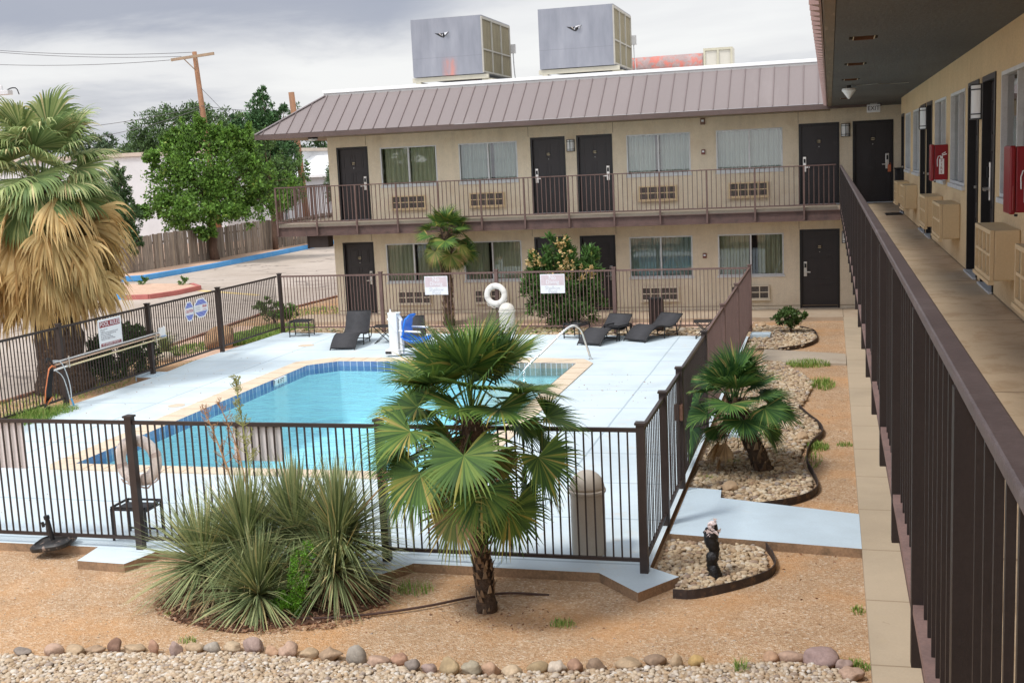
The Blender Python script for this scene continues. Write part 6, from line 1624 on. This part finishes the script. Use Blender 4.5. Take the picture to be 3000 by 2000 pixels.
mb = MB(); mb.tube([(-29.85,64,-.1),(-30.35,64,8.78)], [.20,.17], 12); mb.build('pole', POLEW, root, smooth=True)
mb = MB(); mb.box(-29.2,-28.6,64,64.3,7.1,7.5); mb.build('transformer', GREYP, root)
WIREM = pm('wire_grey', (.10,.10,.11), .6)
def wire(a, b, sag, label, r_=.016):
    a = Vector(a); b = Vector(b); pts = []
    for k in range(25):
        q = k/24; p = a.lerp(b, q); p.z -= sag*4*q*(1-q); pts.append(tuple(p))
    tag(MB().tube(pts, r_, 5, cap=False).build('power_line', WIREM), label, 'power line', 'overhead wires')
wire(A0, (-58.5,61.0,12.8), .55, 'lowest overhead wire running left from the crossarm tip')
wire((-35.75,61.4,10.98), (-58.7,61.0,14.0), .55, 'middle overhead wire running left from the crossarm')
wire((-35.25,61.7,11.2), (-58.7,61.0,14.05), .60, 'top overhead wire running left from the pole top')
wire((-35.1,61.8,8.15), (-46.5,61.5,7.35), .25, 'upper slack service wire from mid pole to the left')
wire((-35.1,61.8,8.05), (-44.6,61.5,6.6), .30, 'lower slack service wire from mid pole to the left')
wire((-35.0,61.8,8.2), (-30.3,64,7.7), .12, 'short wire between the two poles')
wire((-35.15,61.9,9.4), (-32.5,62.5,6.3), .0, 'straight guy wire slanting down right of the crossarm pole', .014)
root = thing('street_lamp', (-40.5,52,0), 'grey floodlight head peeking above the left palm at the picture edge', 'street lamp')
mb = MB(); mb.tube([(-40.9,52,0),(-40.9,52,8.8)],[.09,.07],10); mb.build('pole', GREYP, root)
mb = MB(); mb.box(-40.95,-40.1,51.8,52.2,8.72,8.95); mb.tube([(-40.6,52,8.95),(-40.62,52,9.2)],.08,10); mb.build('lamp_head', GREYP, root, bevel=.05)
mb = MB(); mb.tube(smooth_path([(-40.3,52,8.95),(-40.0,52,9.05),(-39.7,52,9.02),(-39.6,52,8.7)],1),.03,6); mb.build('bracket', BLACKM, root)

# ---------------------------------------------------------------- evaporative coolers on the roof
def cooler_metal(rx):
    t = NT('cooler_sheet'); pos = t.n('ShaderNodeTexCoord').outputs['Object']; sp = t.n('ShaderNodeSeparateXYZ'); t.l(pos, sp.inputs[0])
    mp = t.n('ShaderNodeMapping'); mp.inputs['Scale'].default_value = (1.6,1.6,.35); t.l(pos, mp.inputs[0])
    n1 = t.noise(mp.outputs[0], 1.6, 7, .6); c = t.ramp(n1, [(.3,(.20,.212,.245)),(.7,(.30,.31,.345))])
    # rust streaks low on the sheet
    n2 = t.noise(mp.outputs[0], 3.0, 5, .6); low = t.math('MULTIPLY', t.ramp(t.math('DIVIDE', sp.outputs[2], 1.6), [(.24,1),(.34,0)]), t.ramp(t.math('ABSOLUTE', t.math('SUBTRACT', sp.outputs[0], rx)), [(.10,1),(.26,0)]))
    f = t.math('MULTIPLY', t.ramp(n2, [(.40,.25),(.58,1)]), low)
    c = t.mix(t.math('MULTIPLY', f, .75), c, (.60,.22,.16))
    seam = t.math('LESS_THAN', t.math('ABSOLUTE', t.math('SUBTRACT', sp.outputs[2], t.math('ADD', .50, t.math('MULTIPLY', t.noise(mp.outputs[0], 4, 3), .03)))), .008)
    c = t.mix(t.math('MULTIPLY', seam, .35), c, (.15,.15,.18))
    p = t.pbsdf(c, .55, .25, .4); t.bump(n1, .25, .03, p); return t.done(p.outputs[0])
COOLM = {True: cooler_metal(1.12), False: cooler_metal(9.0)}
PADM = pm('cooler_pad', (.26,.225,.145), .95, .25, 3, .5, 60, .01, geo=True, sz=(6,6,.6), fine=.15, col2=(.34,.30,.20), thr=(.5,.7))
CFR = pm('cooler_frame', (.40,.38,.33), .6, .12, 3, geo=True)
SHINY = pm('torn_metal', (.70,.70,.70), .3, .3, 30, metal=.6)
def cooler(x0, x1, y0, y1, z0, z1, label, hole, rust):
    root = thing('rooftop_cooler', (x0,y0,z0), label, 'evaporative cooler', 'big coolers on the far roof')
    mb = MB(); mb.box(x0,x1,y0,y0+.03,z0,z1); mb.box(x0,x1,y0+.03,y1,z1-.03,z1); mb.box(x0,x0+.03,y0+.03,y1,z0,z1-.03); mb.box(x0+.03,x1-.05,y0+.03,y1,z0,z0+.03); mb.build('casing', COOLM[rust], root)
    n = 3; f = MB(); pd = MB()
    pd.box(x1-.06,x1-.02,y0+.05,y1-.05,z0+.04,z1-.05)
    for k in range(n+1):
        yy = y0 + .03 + (y1-y0-.06)*k/n; f.box(x1-.02,x1+.015,yy-.035,yy+.035,z0+.02,z1-.031)
    zm = z0 + (z1-z0)*.42
    f.box(x1-.019,x1+.012,y0+.07,y1-.07,zm-.02,zm+.02); f.box(x1-.019,x1+.014,y0+.07,y1-.07,z1-.10,z1-.032); f.box(x1-.019,x1+.014,y0+.07,y1-.07,z0+.02,z0+.07)
    f.build('side_frame', CFR, root); pd.build('pad', PADM, root)
    hx, hz = hole; yy = y0-.004
    mb = MB(); mb.add([(hx-.23,yy,hz+.055),(hx-.05,yy,hz+.03),(hx+.21,yy,hz+.07),(hx+.12,yy,hz-.02),(hx+.04,yy,hz-.09),(hx-.03,yy,hz-.07),(hx-.13,yy,hz-.01)], [(0,1,6),(1,5,6),(1,4,5),(1,3,4),(1,2,3)]); mb.build('tear', BLACKM, root, fixn=False)
    mb = MB()
    for a, b_, c_, d_ in (((-.10,.04),(-.06,.045),(.0,-.05),.02),((.06,.05),(.20,.065),(.10 if rust else .14,-.03),.05),((-.02,.0),(.03,.02),(.02,-.06),.03)) + (() if rust else (((.02,.05),(.19,.07),(.05,-.0),.06),)):
        mb.add([(hx+a[0],yy-.004,hz+a[1]),(hx+b_[0],yy-d_,hz+b_[1]),(hx+c_[0],yy-d_*1.2,hz+c_[1])], [(0,1,2)])
    mb.build('torn_flap', SHINY, root, fixn=False)
    mb = MB()
    mb.box(x0-.05,x1+.12,y0+.05,y0+.15,z0-.14,z0-.02); mb.box(x0-.05,x1+.12,y1-.2,y1-.1,z0-.14,z0-.02); mb.box(x0+.05,x0+.2,y0+.05,y1,z0-.30,z0-.141); mb.box(x1-.1,x1+.2,y0+.16,y1,z0-.30,z0-.141)
    mb.build('support_frame', pm('cooler_base', (.50,.47,.38), .8, .1, 3, geo=True), root)
    mb = MB(); mb.box(x1-.02,x1+.14,y1+.05,y1+.16,z0+.78,z0+1.05); mb.tube(smooth_path([(x1+.06,y1+.1,z0+.78),(x1+.07,y1+.1,z0+.3),(x1+.12,y1+.1,z0-.2)],1),.018,6); mb.build('junction_box', GREYP, root)
cooler(-11.86,-9.74,33.0,36.1,6.75,8.37, 'big bluish-grey rooftop cooler with a rust streak, the left one', (-10.92,7.90), True)
cooler(-8.08,-5.95,33.0,36.0,6.74,8.38, 'big bluish-grey rooftop cooler with a torn hole, the right one', (-7.05,7.80), False)
root = thing('rooftop_duct', (-5,37.5,6.5), 'faded red and grey round duct lying on the roof', 'duct')
MB().tube([(-6.2,37.5,6.92),(-3.95,37.5,6.93)], .33, 20).build('duct', pm('duct_rust', (.36,.27,.26), .7, .25, 2.5, .3, 20, .02, col2=(.55,.17,.13), thr=(.48,.6)), root, smooth=True, angle=40)
root = thing('rooftop_vent_box', (-3.5,37.2,6.4), 'cream louvred box at the end of the round duct on the roof', 'vent box')
mb = MB(); mb.box(-3.93,-3.05,37.2,38.0,6.42,7.36); mb.build('body', pm('ventbox', (.56,.53,.46), .7, .08, 3, geo=True), root)
mb = MB()
for x0, x1 in ((-3.93,-3.87),(-3.52,-3.46),(-3.11,-3.05)): mb.box(x0,x1,37.16,37.199,6.42,7.36)
mb.box(-3.87,-3.52,37.16,37.199,7.29,7.36); mb.box(-3.46,-3.11,37.16,37.199,7.29,7.36); mb.build('frame', pm('ventframe', (.50,.47,.36), .7, .08, 3, geo=True), root)

# ---------------------------------------------------------------- sky, sun, camera
W = bpy.data.worlds.new('World'); SC.world = W; W.use_nodes = True
wt = W.node_tree; wt.nodes.clear()
class WN(NT):
    def __init__(self, tree): self.t = tree
w = WN(wt)
SUN_EL, SUN_AZ = rad(58), rad(225)     # azimuth clockwise from +Y: sun to the left and behind
sky = w.n('ShaderNodeTexSky', sky_type='NISHITA'); sky.sun_disc = False; sky.sun_elevation = SUN_EL; sky.sun_rotation = SUN_AZ; sky.dust_density = 2.0
tc = w.n('ShaderNodeTexCoord').outputs['Generated']
sp = w.n('ShaderNodeSeparateXYZ'); w.l(tc, sp.inputs[0])
zc = w.math('MAXIMUM', sp.outputs[2], 0.0)
den = w.math('ADD', zc, .10)
u = w.math('DIVIDE', sp.outputs[0], den); v = w.math('DIVIDE', sp.outputs[1], den)
cb = w.n('ShaderNodeCombineXYZ'); w.l(u, cb.inputs[0]); w.l(v, cb.inputs[1]); cb.inputs[2].default_value = 3.1
n1 = w.noise(cb.outputs[0], .33, 9, .56, .35); n2 = w.noise(cb.outputs[0], 1.1, 7, .6, .3)
az = w.math('ARCTAN2', sp.outputs[0], sp.outputs[1])
def sstep(x, a, b):
    nd = w.n('ShaderNodeMapRange', interpolation_type='SMOOTHSTEP'); w.l(x, nd.inputs[0]); nd.inputs[1].default_value = a; nd.inputs[2].default_value = b; return nd.outputs[0]
# a darker bank of cloud stands over the north-west
wobz = w.math('ADD', sp.outputs[2], w.math('MULTIPLY', w.math('SUBTRACT', n2, .5), .085))
bank = w.math('MULTIPLY', sstep(wobz, .088, .125), w.math('SUBTRACT', 1.0, sstep(w.math('ADD', az, w.math('MULTIPLY', w.math('SUBTRACT', n1,.5), .25)), -.36, -.27)))
m = w.math('ADD', w.math('MULTIPLY', n1, .75), w.math('MULTIPLY', n2, .25))
cl = w.ramp(m, [(.36,(.42,.44,.50)),(.46,(.62,.63,.67)),(.53,(.78,.78,.79)),(.64,(.87,.87,.865))])
cl = w.mix(w.math('MULTIPLY', bank, .85), cl, (.33,.355,.44))
# brighter cloud overhead; unseen sky glow behind the camera added to light the facade
back = w.math('MULTIPLY', sstep(w.math('MULTIPLY', sp.outputs[1], -1.0), -.25, .6), 1.6)
zen = w.math('MULTIPLY', .63, w.math('ADD', w.math('ADD', 1.0, back), w.math('MULTIPLY', sstep(sp.outputs[2], .18, .9), .55)))
cs = w.n('ShaderNodeVectorMath', operation='SCALE'); w.l(cl, cs.inputs[0]); w.l(w.math('MULTIPLY', zen, 10.0), cs.inputs['Scale'])
mixc = w.mix(.93, sky.outputs[0], cs.outputs[0])
bg = w.n('ShaderNodeBackground'); bg.inputs['Strength'].default_value = .10; w.l(mixc, bg.inputs['Color'])
wo = w.n('ShaderNodeOutputWorld'); w.l(bg.outputs[0], wo.inputs['Surface'])

L = bpy.data.lights.new('Sun', 'SUN'); L.energy = 1.5; L.angle = rad(11); L.color = (1.0,.955,.90)
lo = bpy.data.objects.new('Sun', L); COL.objects.link(lo)
sd = Vector((math.sin(SUN_AZ)*math.cos(SUN_EL), math.cos(SUN_AZ)*math.cos(SUN_EL), math.sin(SUN_EL)))
lo.rotation_euler = sd.to_track_quat('Z','Y').to_euler(); lo.location = (-20,-20,40)

cam = bpy.data.cameras.new('Camera'); cam.sensor_width = 36; cam.lens = 36*3443.73/3000; cam.clip_start = .05; cam.clip_end = 3000
co = bpy.data.objects.new('Camera', cam); COL.objects.link(co)
yw, pt, rl = -0.26783988, -0.15125748, -0.04624767
fwd = Vector((math.sin(yw)*math.cos(pt), math.cos(yw)*math.cos(pt), math.sin(pt)))
right = Vector((math.cos(yw), -math.sin(yw), 0)); up = right.cross(fwd)
r2 = right*math.cos(rl) + up*math.sin(rl); u2 = -right*math.sin(rl) + up*math.cos(rl)
M3 = Matrix((r2, u2, -fwd)).transposed()
co.matrix_world = Matrix.Translation((-.2107, 0, 4.2093)) @ M3.to_4x4()
SC.camera = co
SC.view_settings.view_transform = 'Standard'; SC.view_settings.look = 'None'; SC.view_settings.exposure = .8; SC.view_settings.gamma = 1
SC.cycles.max_bounces = 8; SC.cycles.transparent_max_bounces = 12; SC.cycles.caustics_reflective = False; SC.cycles.caustics_refractive = False
